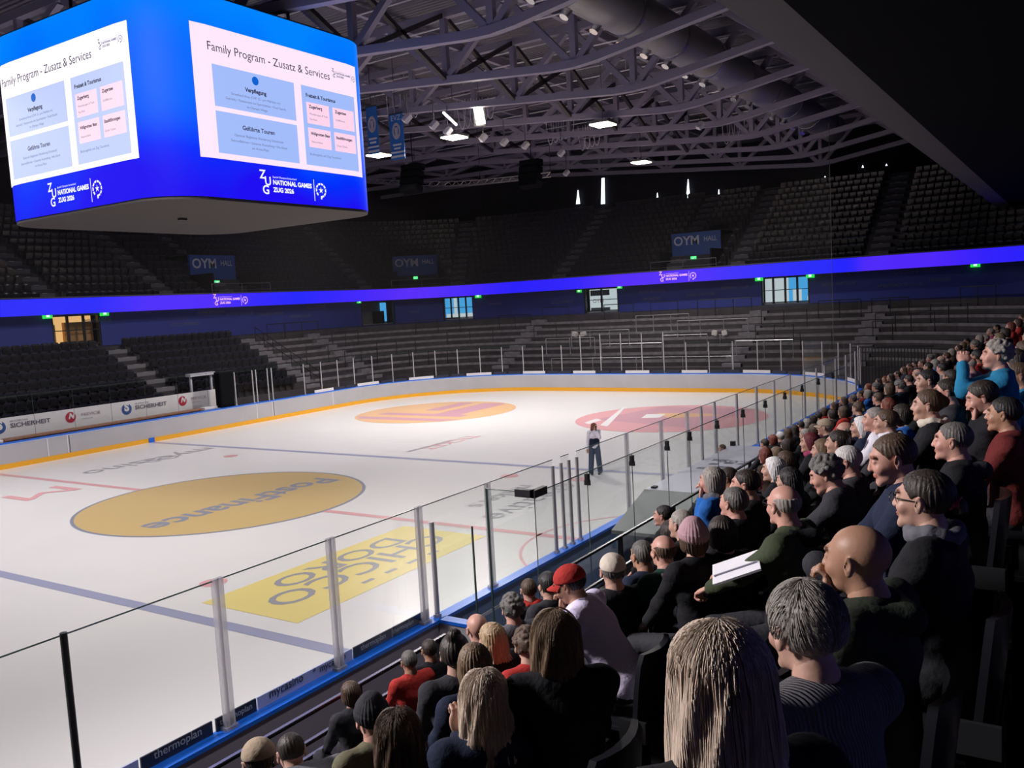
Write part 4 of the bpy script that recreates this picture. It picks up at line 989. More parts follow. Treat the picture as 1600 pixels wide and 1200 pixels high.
# stand front rails --------------------------------------------------------------
railm = mat('rail_black', (.02, .02, .022), .25, metal=.5); railh = mat('rail_highlight', (.33, .32, .35), .25, metal=.8)
t = thing('stand_railing', 'black front railing with several highlight-edged bars at the lower left corner of the crowd', 'railing', (-13, -16.95, Z0))
def railing(t, x0, x1, y, z0, z1, bars, step, wpost=.09):
    x = x0
    while x <= x1+.01: b = MB(); b.bb(x-wpost/2, x+wpost/2, y-.03, y+.03, z0, z1); x += step; b.build('post', railm, t)
    for zz in bars:
        b = MB(); b.bb(x0-.1, x1+.1, y-.02, y+.02, zz-.02, zz+.005); b.build('bar', railm, t)
        b = MB(); b.bb(x0-.1, x1+.1, y-.018, y+.018, zz+.005, zz+.016); b.build('bar_highlight', railh, t)  # pale strip: lit top edge of the bar put into colour
railing(t, -17.4, -10.75, -17.0, Z0, 2.12, (2.12, 1.86, 1.72, 1.5), 1.33)
t = thing('stand_railing', 'black rail with two bars along the front of the crowd beside the benches', 'railing', (0, -16.95, Z0))
railing(t, -8.3, 12.7, -16.98, Z0, 2.08, (2.08, 1.6), 2.1, .06)
t = thing('front_ledge', 'dark walkway wall with pale edge in front of the lower rows at the left', 'ledge', (-14, -16.7, 0))
b = MB(); b.bb(-20, -8.2, -16.7, -16.5, 0, 1.0); b.build('wall', darkwall, t)
b = MB(); b.bb(-20, -8.2, -16.5, -15.1, -.1, .02); b.build('walkway', terr, t)
# outside face of the near boards
b = MB(); b.bb(-20, -8.1, -W-.15, -W-.125, .02, H-.06); tag(b.build('board_backing', mat('back_grey', (.27, .24, .30), .6)), 'grey-violet outer face of the near boards', 'panel')
# side rail at the far end of the crowd stand and slatted gate
t = thing('stair_handrail', 'black sloping handrail at the far end of the crowd stand', 'railing', (13.2, -20, Z0))
b = MB()
for k in range(8):
    y = -B0-k*ROW-.2; b.tube((13.2, y, Z0+k*RISE), (13.2, y, Z0+k*RISE+.95), .022, n=8)
b.tube((13.2, -B0-.2, Z0+.95), (13.2, -B0-.2-7*ROW, Z0+7*RISE+.95), .025, n=8); b.tube((13.2, -B0-.2, Z0+.5), (13.2, -B0-.2-7*ROW, Z0+7*RISE+.5), .018, n=8)
b.build('rail', railm, t)
t = thing('slatted_gate', 'black vertically slatted gate behind the far right corner of the boards', 'gate', (31, -15, 0))
b = MB()
for i in range(26):
    y = -12.4-.16*i; b.bb(31.6, 31.63, y-.02, y+.02, .1, 2.3)
b.build('slats', black, t); b = MB(); b.bb(31.58, 31.65, -16.5, -12.3, 2.25, 2.33); b.bb(31.58, 31.65, -16.5, -12.3, .1, .18); b.build('gate_frame', black, t)
# net behind the goal end
b = MB(); np_ = [lerp_u(cpath, -20+(a_+2*Q8+2*(W-8.5)-2.5+20)*i/70)[:2] for i in range(71)]
np_ = [(x, y) for x, y in np_ if not (y < 0 and x < 27)]
for (x, y), (x2, y2) in zip(np_, np_[1:]): b.quad((x, y, 2.9), (x2, y2, 2.9), (x2, y2, 13.5), (x, y, 13.5))
tag(b.build('safety_net', netmat()), 'faint hanging safety net behind the far goal', 'net', kind='stuff')
x, y = np_[-1]; b = MB(); b.tube((x, y, 2.9), (x, y, 13.5), .012, n=5); tag(b.build('net_rope', mat('rope', (.12, .11, .11), .8)), 'thin vertical edge rope of the safety net at right', 'rope')

# crush barriers on the end terraces
n_b = 0
barp = {k: rr(A0+k*ROW+.15, B0+k*ROW+.15, R0+k*ROW+.15, .1) for k in range(8)}
bark = mat('barrier_dark', (.02, .018, .02), .4, metal=.4); barl = mat('barrier_steel', (.5, .48, .5), .3, metal=.8)
def barrier(k, px0, px1, light, nposts=3):
    # place by where the terrace row is seen between two directions
    global n_b
    path = [q for q in barp[k] if q[0] > 5 and q[4] < 100]; z = Z0+k*RISE
    def near(px): return min(path, key=lambda q: abs(project((q[0], q[1], z))[0]-px)+(0 if q[0] > 20 else 0))
    q0, q1 = near(px0), near(px1); a, c = Vector((q0[0], q0[1], z)), Vector((q1[0], q1[1], z))
    row = ['bottom', 'second', 'third', 'fourth', 'fifth', 'sixth', 'seventh', 'top'][k]
    t = thing('crush_barrier', '%s crush barrier on the %s terrace step, %s of all from the left' % ('shiny steel' if light else 'dark', row, ordw(n_b)), 'barrier', tuple((a+c)/2), 'crush barriers on the standing terraces')
    n_b += 1; up_ = Vector((0, 0, 1.08)); m = barl if light else bark
    b = MB(); b.tube(a+up_, c+up_, .028, n=8); b.build('top_rail', barl if light else m, t)
    for i in range(nposts):
        p = a+(c-a)*i/(nposts-1); b = MB(); b.tube(p, p+up_, .026, n=8); b.tube(p, p+Vector((0, 0, .08)), .05, n=8); b.build('post', m, t)
for k, x0, x1, l_, n_ in sorted(((7, 418, 445, 0, 2), (7, 447, 498, 0, 3), (5, 520, 560, 0, 3), (3, 480, 515, 0, 2), (2, 540, 590, 0, 3), (7, 850, 890, 0, 2), (6, 650, 720, 0, 3), (4, 700, 770, 0, 3), (4, 835, 905, 0, 3), (2, 855, 930, 1, 3), (3, 893, 985, 1, 4), (5, 995, 1077, 1, 4), (4, 1058, 1170, 1, 4), (2, 1035, 1105, 1, 3),
                          (1, 940, 1035, 1, 4), (7, 945, 990, 0, 3), (7, 1018, 1060, 0, 2), (7, 1090, 1176, 0, 4), (6, 1280, 1345, 0, 3), (6, 1362, 1420, 0, 3), (5, 1190, 1260, 0, 3), (5, 1455, 1512, 0, 3), (4, 1368, 1400, 0, 2), (4, 1425, 1460, 0, 2), (7, 1500, 1555, 0, 3), (3, 1365, 1395, 0, 2), (1, 1150, 1240, 1, 3), (3, 1180, 1240, 0, 3), (2, 1250, 1300, 0, 2), (3, 590, 650, 0, 3), (1, 640, 700, 0, 3), (6, 780, 830, 0, 3)), key=lambda q: q[1]):
    barrier(k, x0, x1, l_, n_)
b = MB(); ex = [lerp_u(cpath, a_+Q8+i) for i in range(0, 13)]
b.tube((31.2, 6, 1.95), (31.2, -6, 1.95), .02, n=6); [b.tube((31.2, y, .0), (31.2, y, 1.95), .02, n=6) for y in (-6, -3, 0, 3, 6)]
tag(b.build('guide_rail', barl), 'thin steel rail running behind the far end glass', 'railing')
for i, (px, py) in enumerate(((905, 522), (1125, 520))):
    p = at(px, py, X=36.1); t = thing('white_camera_box', 'pair of small white housings on the terrace rail, %s one' % ['left', 'right'][i], 'camera', tuple(p), 'white housings behind the goal')
    for s_ in (-1, 1):
        b = MB(); b.box((p[0], p[1]+s_*.33, p[2]), (.3, .36, .32), Matrix.Rotation(.2*s_, 3, 'X')); b.build('housing', mat('housing_white', (.55, .52, .5), .5), t, bevel=.03)
    zf = Z0+3*RISE if p[0] > A0+3*ROW else 0
    b = MB(); b.tube((p[0], p[1], zf), (p[0], p[1], p[2]-.1), .025, n=6); b.tube((p[0], p[1]-.4, p[2]-.12), (p[0], p[1]+.4, p[2]-.12), .02, n=6); b.build('stand', barl, t)

# aisle on the far lower seats and end aisles
LA = []
lp0 = rr(A0, B0, R0, .2)
b = MB(); nb = MB()
def laisle(q):
    x, y, nx, ny = q[:4]; R = Matrix(((ny, nx, 0), (-nx, ny, 0), (0, 0, 1)))
    for j in range(16):
        z = Z0+j*RISE/2; o = j*.4
        if j % 2 == 1: b.box((x+nx*(o-.2+.0), y+ny*(o-.2), z-.11), (1.15, .4, .22), R)
        nb.box((x+nx*(o+.03-.4*(j % 2)), y+ny*(o+.03-.4*(j % 2)), z+.006), (.3, .05, .012), R)
aisx = [(11.6, B0), (20.9, B0)]
for x, y in aisx: laisle((x, y, 0, 1))
for px in (590, 780, 1140, 1335, 1500):
    path = [q for q in lp0 if q[0] > 20 and q[4] < 90]; q = min(path, key=lambda q: abs(project((q[0], q[1], Z0))[0]-px)); laisle(q)
struct(b.build('lower_stairs', mat('lower_step', (.15, .14, .16), .7))); struct(nb.build('trim_6', nosem))
# handrail at the second far aisle
t = thing('stair_handrail', 'black handrail on the stairs between the far seats and the standing terrace', 'railing', (21.6, 20, Z0))
b = MB()
for k in range(8):
    y = B0+k*ROW+.2; b.tube((21.7, y, Z0+k*RISE), (21.7, y, Z0+k*RISE+.95), .025, n=8)
for h in (.95, .5): b.tube((21.7, B0+.2, Z0+h), (21.7, B0+.2+7*ROW, Z0+7*RISE+h), .025, n=8)
b.build('rail', bark, t)

# ================================================================ seats
plast = mat('seat_plastic', (.014, .014, .018), .28, spec=.5)
seatarm = mat('seat_arm', (.015, .015, .017), .5)
def seat_parts(up=True):
    # local: back of the seat towards -Y, faces +Y, origin on the tread
    out = {}
    b = MB(); n = 6; hs = [(.40, -.20, .2), (.52, -.215, .22), (.66, -.23, .225), (.80, -.245, .215), (.86, -.25, .17)]
    for layer in (0, 1):
        for z, y, hw in hs:
            for i in range(n+1):
                t = -1+2*i/n; b.v.append((hw*t, y+.045*t*t+.028*(1-layer)*(1-.4*abs(t))+(0 if layer == 0 else -.012), z))
    m_ = n+1; k = len(hs)*m_
    for r in range(len(hs)-1):
        for i in range(n):
            a = r*m_+i; b.f.append((a, a+1, a+m_+1, a+m_)); b.f.append((k+a, k+a+m_, k+a+m_+1, k+a+1)); b.mi += [0, 0]
    ring = [i for i in range(m_)]+[r*m_+n for r in range(1, len(hs))]+[(len(hs)-1)*m_+i for i in range(n-1, -1, -1)]+[r*m_ for r in range(len(hs)-2, 0, -1)]
    for a, c in zip(ring, ring[1:]+ring[:1]): b.f.append((a, k+a, k+c, c)); b.mi.append(0)
    out['backrest'] = b
    b = MB()
    if up:
        R = Matrix.Rotation(math.radians(76), 3, 'X'); b.box((0, -.06, .60), (.42, .38, .055), R); b.box((0, -.10, .56), (.34, .26, .05), R)
    else: b.box((0, .02, .42), (.44, .42, .055)); b.box((0, .0, .385), (.34, .3, .04))
    out['seat_pan'] = b
    b = MB(); b.box((-.235, -.16, .44), (.025, .16, .12)); b.box((.235, -.16, .44), (.025, .16, .12)); b.box((0, -.2, .2), (.07, .07, .42)); b.box((0, -.2, .41), (.46, .05, .05)); b.box((0, -.2, .02), (.16, .12, .04))
    out['bracket'] = b
    return out
SEATM = {}
for up_ in (True, False):
    for nm, b in seat_parts(up_).items():
        me = bpy.data.meshes.new(nm); me.from_pydata(b.v, [], b.f)
        bm = bmesh.new(); bm.from_mesh(me); bmesh.ops.recalc_face_normals(bm, faces=bm.faces)
        if nm == 'seat_pan': bmesh.ops.bevel(bm, geom=list(bm.edges), offset=.018, segments=2, affect='EDGES', clamp_overlap=True)
        bm.to_mesh(me); bm.free(); me.polygons.foreach_set('use_smooth', [True]*len(me.polygons)); me.set_sharp_from_angle(angle=math.radians(50))
        me.materials.append(plast if nm != 'bracket' else seatarm); SEATM[(up_, nm)] = me
def place_seat(x, y, z, ang, label, group, up_=True, parts=True):
    t = bpy.data.objects.new('stadium_seat', None); t.empty_display_size = .1; COL.objects.link(t); t.location = (x, y, z); t.rotation_euler = (0, 0, ang)
    tag(t, label, 'seat', group)
    for nm in ('backrest', 'seat_pan', 'bracket'):
        o = bpy.data.objects.new(nm, SEATM[(up_, nm)]); COL.objects.link(o); o.parent = t
    return t
SEATS = []   # (dist, x, y, z, angle, tier, blockname, row, idx)
def ang_of(nx, ny): return math.atan2(-ny, -nx)-math.pi/2    # face -normal
# far lower seats
for k in range(8):
    y = B0+k*ROW+.45; z = Z0+k*RISE; x = -14.0; c1 = c2 = 0
    while x < 20.2:
        if abs(x-11.6) > .85:
            blk = 'left' if x < 11.6 else 'right'
            cnt = c1 if blk == 'left' else c2
            SEATS.append((x, y, z, ang_of(0, 1), 'far lower stand %s of its stairs' % blk, k, cnt))
            if blk == 'left': c1 += 1
            else: c2 += 1
        x += .52
# upper tier
UBLK = {}
for j in range(13):
    o = .9+j*UR+.45; z = UZ+j*US
    pth = [q for q in rr(RA+o, RB+o, RRR+o, .52) if q[4] < 90 and not (q[1] > 0 and q[0] < -12)]
    cnt = {}
    for q in pth:
        sc = (RRR+o)/8.0; d = 9
        for u in UA:
            du = abs(q[4]-u); incorner = (35 < q[4] < 35+12.57) or q[4] > 82
            d = min(d, du*(sc if incorner else 1))
        if d < .85: continue
        if j < 6 and any(abs(q[4]-um)*(sc if (35 < q[4] < 47.6) else 1) < hw+.3 for um, hw in ARCH_VOM): continue
        bi = sum(1 for u in UA if u < q[4]); cnt[bi] = cnt.get(bi, -1)+1
        SEATS.append((q[0], q[1], z, ang_of(q[2], q[3]), 'upper tier block %s from the left' % ordw(bi), j, cnt[bi]))
vis_, rest = [], []
for s_ in SEATS:
    X, Y, zz = project((s_[0], s_[1], s_[2]+.6))
    ok = zz > 0 and -5 < X < 1605 and 200 < Y < 700
    if ok and s_[2] > 6 and s_[1] < 0 and Y < (X-1094)*.705+10: ok = False
    (vis_ if ok else rest).append((zz, s_))
vis_.sort(key=lambda q: q[0])
NSEAT = 262
for zz, s_ in vis_[:NSEAT]:
    place_seat(s_[0], s_[1], s_[2], s_[3], 'black folding seat, %s in row %s, %s' % (ordw(s_[6]), ordw(s_[5]).replace('first', 'one').replace('second', 'two').replace('third', 'three').replace('fourth', 'four').replace('fifth', 'five').replace('sixth', 'six').replace('seventh', 'seven').replace('eighth', 'eight'), s_[4]), 'empty black folding seats of the bowl')
# all others: one object
sv, sf, tot = [], [], 0
base_v = []; base_f = []
for nm in ('backrest', 'seat_pan'):
    me = SEATM[(True, nm)]; n0 = len(base_v)
    base_v += [tuple(v.co) for v in me.vertices]; base_f += [[i+n0 for i in p.vertices] for p in me.polygons]
n0 = len(base_v); bx_ = MB(); bx_.box((0, -.2, .2), (.4, .05, .42)); base_v += bx_.v; base_f += [[i+n0 for i in f] for f in bx_.f]
BV = np.array(base_v)
allv = []; allf = []
for zz, s_ in vis_[NSEAT:]+[r for r in rest if r[1][2] > 6 or True]:
    c, sn = math.cos(s_[3]), math.sin(s_[3])
    V = np.c_[BV[:, 0]*c-BV[:, 1]*sn+s_[0], BV[:, 0]*sn+BV[:, 1]*c+s_[1], BV[:, 2]+s_[2]]
    n0 = len(allv)*len(BV); allv.append(V); allf += [[i+n0 for i in f] for f in base_f]
me = bpy.data.meshes.new('stadium_seats'); me.from_pydata(np.concatenate(allv).tolist(), [], allf); me.polygons.foreach_set('use_smooth', [True]*len(me.polygons)); me.set_sharp_from_angle(angle=math.radians(50))
tag(link('stadium_seats', me, plast), 'remaining rows of black folding seats filling the upper tier and far lower stand', 'seats', kind='stuff')
# ================================================================ people
def _cap(p, a, b, ra, rb):
    a = np.array(a, float); b = np.array(b, float); ab = b-a; L2 = ab @ ab+1e-9
    t = np.clip(((p-a) @ ab)/L2, 0, 1); d = p-a-t[..., None]*ab
    return np.sqrt((d*d).sum(-1))-(ra+(rb-ra)*t)
def _ell(p, c, r, R=None):
    q = p-np.array(c, float)
    if R is not None: q = q @ R
    r = np.array(r, float); k0 = np.sqrt(((q/r)**2).sum(-1)); k1 = np.sqrt(((q/r**2)**2).sum(-1))+1e-9
    return k0*(k0-1)/k1
def smin(a, b, k):
    h = np.clip(.5+.5*(b-a)/k, 0, 1); return b+(a-b)*h-k*h*(1-h)
def surfnet(prims, h, k=.03, cut=None, pad=.02):
    """prims: ('c',a,b,ra,rb) ('e',c,r,R) with optional leading '-' to carve. returns verts, faces"""
    lo, hi = np.full(3, 9e9), np.full(3, -9e9); bx = []
    for pr in prims:
        if pr[0][-1] == 'c':
            a, b, ra, rb = pr[1:5]; m = max(ra, rb); l = np.minimum(a, b)-m; u = np.maximum(a, b)+m
        else:
            c, r = pr[1], pr[2]; m = max(r) if len(pr) > 3 and pr[3] is not None else np.array(r); l = np.array(c)-m; u = np.array(c)+m
        bx.append((l, u))
        if pr[0][0] != '-': lo = np.minimum(lo, l); hi = np.maximum(hi, u)
    lo = lo-pad-h*2; hi = hi+pad+h*2
    n = np.ceil((hi-lo)/h).astype(int)+1
    ax = [lo[i]+h*np.arange(n[i]) for i in range(3)]
    D = np.full(n, 1.0)
    for pr, (l, u) in zip(prims, bx):
        m = k*1.5+h*2
        i0 = np.maximum(0, np.floor((l-m-lo)/h).astype(int)); i1 = np.minimum(n, np.ceil((u+m-lo)/h).astype(int)+1)
        if (i1 <= i0).any(): continue
        sl = tuple(slice(a, b) for a, b in zip(i0, i1))
        P = np.stack(np.meshgrid(*[ax[i][sl[i]] for i in range(3)], indexing='ij'), -1)
        d = _cap(P, *pr[1:5]) if pr[0][-1] == 'c' else _ell(P, pr[1], pr[2], pr[3] if len(pr) > 3 else None)
        kk = pr[5] if pr[0][-1] == 'c' and len(pr) > 5 else (pr[4] if pr[0][-1] == 'e' and len(pr) > 4 else k)
        D[sl] = -smin(-D[sl], d, kk) if pr[0][0] == '-' else smin(D[sl], d, kk)
    if cut is not None:
        P = np.stack(np.meshgrid(*ax, indexing='ij'), -1); D = cut(P, D)
    D[0] = D[-1] = 1; D[:, 0] = D[:, -1] = 1; D[:, :, 0] = D[:, :, -1] = 1
    S = D < 0
    c = sum(S[i:n[0]-1+i, j:n[1]-1+j, l:n[2]-1+l].astype(int) for i in (0, 1) for j in (0, 1) for l in (0, 1))
    act = (c > 0) & (c < 8); idx = -np.ones(act.shape, int); I = np.argwhere(act); idx[act] = np.arange(len(I))
    acc = np.zeros((len(I), 3)); cnt = np.zeros(len(I))
    for axis in range(3):
        o1, o2 = [a for a in range(3) if a != axis]
        for u1 in (0, 1):
            for u2 in (0, 1):
                A = I.copy(); A[:, o1] += u1; A[:, o2] += u2; B = A.copy(); B[:, axis] += 1
                da = D[A[:, 0], A[:, 1], A[:, 2]]; db = D[B[:, 0], B[:, 1], B[:, 2]]; cr = (da < 0) != (db < 0)
                t = np.where(cr, da/np.where(cr, da-db, 1), 0); pt = A.astype(float); pt[:, axis] += t
                acc += pt*cr[:, None]; cnt += cr
    V = acc/cnt[:, None]*h+lo
    F = []
    for axis in range(3):
        o1, o2 = [(1, 2), (2, 0), (0, 1)][axis]
        s0 = [slice(None)]*3; s1 = [slice(None)]*3; s0[axis] = slice(0, n[axis]-1); s1[axis] = slice(1, n[axis])
        cr = S[tuple(s0)] != S[tuple(s1)]; E = np.argwhere(cr)
        E = E[(E[:, o1] > 0) & (E[:, o2] > 0) & (E[:, o1] < n[o1]-1) & (E[:, o2] < n[o2]-1)]
        ins = S[tuple(s0)][E[:, 0], E[:, 1], E[:, 2]]
        q = []
        for a, b in ((-1, -1), (0, -1), (0, 0), (-1, 0)):
            G = E.copy(); G[:, o1] += a; G[:, o2] += b; q.append(idx[G[:, 0], G[:, 1], G[:, 2]])
        q = np.stack(q, 1); q[~ins] = q[~ins][:, ::-1]; F.append(q[(q >= 0).all(1)])
    return V, np.concatenate(F)
def rotz(a): c, s = math.cos(a), math.sin(a); return np.array([[c, -s, 0], [s, c, 0], [0, 0, 1.]])
def rotx(a): c, s = math.cos(a), math.sin(a); return np.array([[1., 0, 0], [0, c, -s], [0, s, c]])
def roty(a): c, s = math.cos(a), math.sin(a); return np.array([[c, 0, s], [0, 1., 0], [-s, 0, c]])

# ---- head, in head space: origin between the ears, +Y face, chin at -.115
def head_prims(fem=False, fat=0.):
    j = .9 if fem else 1.
    P = [('e', (0, -.016, .030), (.077+fat*.3, .098, .086)), ('e', (0, .028, -.018), (.061*j+fat, .068, .088)), ('e', (0, .036, -.076), (.047*j+fat, .050, .034)), ('c', (-.012, .078, -.098), (.012, .078, -.098), .017, .017, .02),
         ('c', (0, .089, .020), (0, .108, -.022), .0075, .0105, .010), ('e', (0, .103, -.027), (.016, .011, .0085), None, .008),
         ('e', (0, .081, .036), (.054, .016, .011), None, .014), ('e', (.036, .066, -.028), (.022, .022, .022), None, .02), ('e', (-.036, .066, -.028), (.022, .022, .022), None, .02),
         ('-e', (.031, .102, .012), (.016, .018, .012), None, .01), ('-e', (-.031, .102, .012), (.016, .018, .012), None, .01),
         ('e', (.031, .080, .012), (.0135, .0135, .0125), None, .004), ('e', (-.031, .080, .012), (.0135, .0135, .0125), None, .004),
         ('e', (0, .090, -.054), (.023, .011, .005), None, .006), ('e', (0, .089, -.064), (.020, .011, .006), None, .006)]
    for s in (-1, 1):
        R = roty(s*.12) @ rotz(-s*.45)
        P += [('e', (s*.084, -.012, .000), (.008, .019, .033), R, .008), ('-e', (s*.092, -.006, .004), (.006, .010, .018), R, .006), ('e', (s*.083, -.010, -.026), (.007, .010, .011), None, .008)]
    r = .049 if fem else .057
    P += [('c', (0, -.022, -.05), (0, -.048, -.20), r, r+.006)]
    return P
HEADS = {}
def head_mesh(kind, h):
    key = (kind, h)
    if key not in HEADS:
        V, F = surfnet(head_prims(kind == 'f', .006 if kind == 'fat' else 0.), h, .018)
        x, y, z = V.T; col = np.ones((len(V), 3))
        lip = ((np.abs(x) < .025) & (y > .082) & (np.abs(z+.059) < .012)); col[lip] = (.82, .55, .52)
        brow = ((np.abs(np.abs(x)-.033) < .02) & (y > .075) & (np.abs(z-.037) < .0065)); col[brow] = (.35, .27, .22)
        eye = ((np.abs(x)-.031)**2+(z-.012)**2 < .0105**2) & (y > .082); col[eye] = (1.2, 1.2, 1.25)
        iris = ((np.abs(x)-.031)**2+(z-.012)**2 < .0055**2) & (y > .082); col[iris] = (.08, .06, .05)
        cheek = np.exp(-(((np.abs(x)-.045)/.02)**2+((z+.03)/.02)**2))*(y > .02); col *= 1-cheek[:, None]*np.array([0, .10, .10])
        HEADS[key] = (V, F, col)
    return HEADS[key]
# ---- hair, in head space
def hair_mesh(style, h):
    key = ('hair', style, h)
    if key in HEADS: return HEADS[key]
    g = {'short': .004, 'crop': .002, 'fringe': .002, 'curly': .016, 'bob': .010, 'long': .010, 'longstraight': .009, 'pony': .006, 'bun': .006, 'pompom': .012, 'medium': .012, 'thick': .010}[style]
    P = [('e', (0, -.018, .034), (.077+g, .099+g, .086+g))]
    if style in ('bob',):
        P += [('e', (s*.062, -.02, -.03), (.034, .062, .085)) for s in (-1, 1)]+[('e', (0, -.065, -.03), (.075, .05, .09))]
    if style == 'medium':
        P += [('e', (s*.062, -.022, -.02), (.030, .055, .06)) for s in (-1, 1)]+[('e', (0, -.068, -.03), (.07, .045, .075))]
    if style in ('long', 'longstraight'):
        w_ = .075 if style == 'long' else .066
        P += [('c', (s*.062, -.03, 0), (s*w_*1.1, -.06, -.24), .036, .045) for s in (-1, 1)]
        P += [('e', (0, -.075, -.06), (.088, .048, .13)), ('e', (0, -.10, -.22), (.118, .042, .15)), ('c', (-.05, -.115, -.30), (-.045, -.125, -.40), .045, .018), ('c', (.05, -.115, -.30), (.055, -.125, -.38), .045, .018), ('c', (0, -.115, -.30), (0, -.13, -.42), .05, .016)]
    if style == 'pony':
        P += [('e', (0, -.122, .0), (.022, .026, .022)), ('c', (0, -.135, -.01), (0, -.155, -.13), .026, .022), ('c', (0, -.155, -.13), (.01, -.145, -.2), .022, .008)]
    if style == 'bun': P += [('e', (0, -.118, .03), (.042, .034, .040))]
    if style == 'pompom': P += [('e', (.0, -.055, .135), (.043, .043, .040))]
    if style == 'curly':
        rs_ = random.Random(5)
        for i in range(110):
            a, b = rs_.uniform(0, 6.28), rs_.uniform(-.5, 1.5); c_ = (math.cos(a)*math.cos(b)*.092, -.02+math.sin(a)*math.cos(b)*.112, .034+math.sin(b)*.10)
            q_ = rs_.uniform(.010, .018); P.append(('e', c_, (q_, q_, q_), None, .010))
    def cut(Q, D):
        x, y, z = Q[..., 0], Q[..., 1], Q[..., 2]
        if style in ('long', 'longstraight', 'bob'): f = np.maximum((y-.050)*.92+(-z+.055)*.38, 0*z-1); f = np.where(z < -.12, y-.03, f)
        elif style == 'medium': f = (y-.052)*.9+(-z+.05)*.42
        else: f = (y-.050)*.80-(z-.055)*.60
        D = -smin(-D, -(-f), .012) if False else np.maximum(D, f)
        if style in ('short', 'crop', 'fringe', 'thick', 'pony', 'bun', 'pompom', 'curly'):
            D = np.maximum(D, -(z+.066+.25*np.minimum(0, y+.02)))
            ear = .026-np.sqrt(((y+.006)*1.0)**2+((z-.0)*.8)**2); side = np.abs(x)-.058
            D = np.maximum(D, np.minimum(ear, side))
            D = np.maximum(D, np.minimum(-(z+.02-(y*.0)), y-.008))
        if style == 'fringe':
            D = np.maximum(D, (z-.055)+.55*np.maximum(0, y+.03)-.10*np.minimum(0, y+.03)*0)
        return D
    V, F = surfnet(P, h, .022, cut)
    # comb the surface into locks
    x, y, z = V.T; th = np.arctan2(x, -(y+.02)); amp = .0026 if style in ('long', 'longstraight', 'bob', 'medium') else .0013
    ph = th*(30 if amp > .002 else 26)+z*14
    dsp = (np.sin(ph)+.6*np.sin(ph*2.3+1.3))*amp*(0 if style == 'curly' else 1)
    nrm = V-np.array([0, -.02, .03])*np.array([1, 1, 1]); nrm[:, 2] = np.where(z < -.03, 0, nrm[:, 2]); nrm /= np.linalg.norm(nrm, axis=1)[:, None]+1e-9
    V = V+nrm*dsp[:, None]
    HEADS[key] = (V, F, None); return HEADS[key]
def hat_mesh(kind, h):
    key = ('hat', kind, h)
    if key in HEADS: return HEADS[key]
    if kind == 'beanie':
        P = [('e', (0, -.020, .045), (.094, .113, .098)), ('e', (0, -.02, .118), (.055, .06, .04))]
        def cut(Q, D): x, y, z = Q[..., 0], Q[..., 1], Q[..., 2]; return np.maximum(D, .012-z+.22*(y))
    elif kind == 'cap':
        P = [('e', (0, -.018, .045), (.090, .109, .090))]
        def cut(Q, D): x, y, z = Q[..., 0], Q[..., 1], Q[..., 2]; return np.maximum(D, .035-z+.05*y)
    V, F = surfnet(P, h, .02, cut)
    if kind == 'beanie':
        x, y, z = V.T; th = np.arctan2(x, y); V = V+np.stack([np.sin(th), np.cos(th), 0*z], 1)*(.0022*np.sin(th*34)+.004*(z < .055))[:, None]
    if kind == 'cap':
        b = []; fb = []; n = len(V); m = 13
        for lay, dz in ((0, .0), (1, -.006)):
            for r in (0, .5, 1):
                for i in range(m):
                    t = (-1+2*i/(m-1)); a = t*1.15; yy = .066+.092*r*math.cos(a*.9); xx = math.sin(a)*(.074+.0*r)*(1-.12*r); yy = -.018+.100*math.cos(a)+.075*r*math.cos(a*.8)
                    b.append((xx*1.08, yy, .040-.022*r-.02*abs(t)**2*r+dz))
        for r in range(2):
            for i in range(m-1):
                a = n+r*m+i; fb.append((a, a+1, a+m+1, a+m)); a += 3*m; fb.append((a, a+m, a+m+1, a+1))
        for i in range(m-1): a = n+2*m+i; fb.append((a, a+1, a+1+3*m, a+3*m))
        V = np.concatenate([V, np.array(b)]); F = np.concatenate([F, np.array(fb)])
    HEADS[key] = (V, F, None); return HEADS[key]
# ---- hands, in hand space: wrist at origin, fingers to +Y, palm down (-Z), thumb to +X for the right side seen from above
def hand_mesh(pose):
    key = ('hand', pose)
    if key in HEADS: return HEADS[key]
    P = [('c', (0, -.05, 0), (0, .01, 0), .026, .024), ('e', (0, .048, 0), (.040, .050, .015), None, .012), ('e', (-.018, .045, 0), (.022, .042, .015), None, .012)]
    curl = {'relaxed': (.35, .5, .35), 'grip': (.95, 1.2, .7), 'point': (1.1, 1.4, .8), 'flat': (.08, .12, .08)}[pose]
    for i, (x, L_) in enumerate(((.028, .072), (.010, .080), (-.009, .074), (-.027, .058))):
        c_ = (.05, .08, .05) if (pose == 'point' and i == 0) else curl
        p = np.array([x, .088, 0]); a = 0; r = .0088
        for seg, fr in enumerate((.45, .30, .25)):
            a += c_[seg]; q = p+np.array([x*.25*fr if seg == 0 else 0, math.cos(a), -math.sin(a)])*L_*fr
            P.append(('c', p, q, r, r*.92, .004)); p = q; r *= .92
    P += [('c', (.025, .015, -.004), (.047, .045, -.014), .013, .0105, .01), ('c', (.047, .045, -.014), (.052 if pose != 'grip' else .035, .072, -.024), .0100, .0088, .004)]
    V, F = surfnet(P, .005, .006); HEADS[key] = (V, F, None); return HEADS[key]
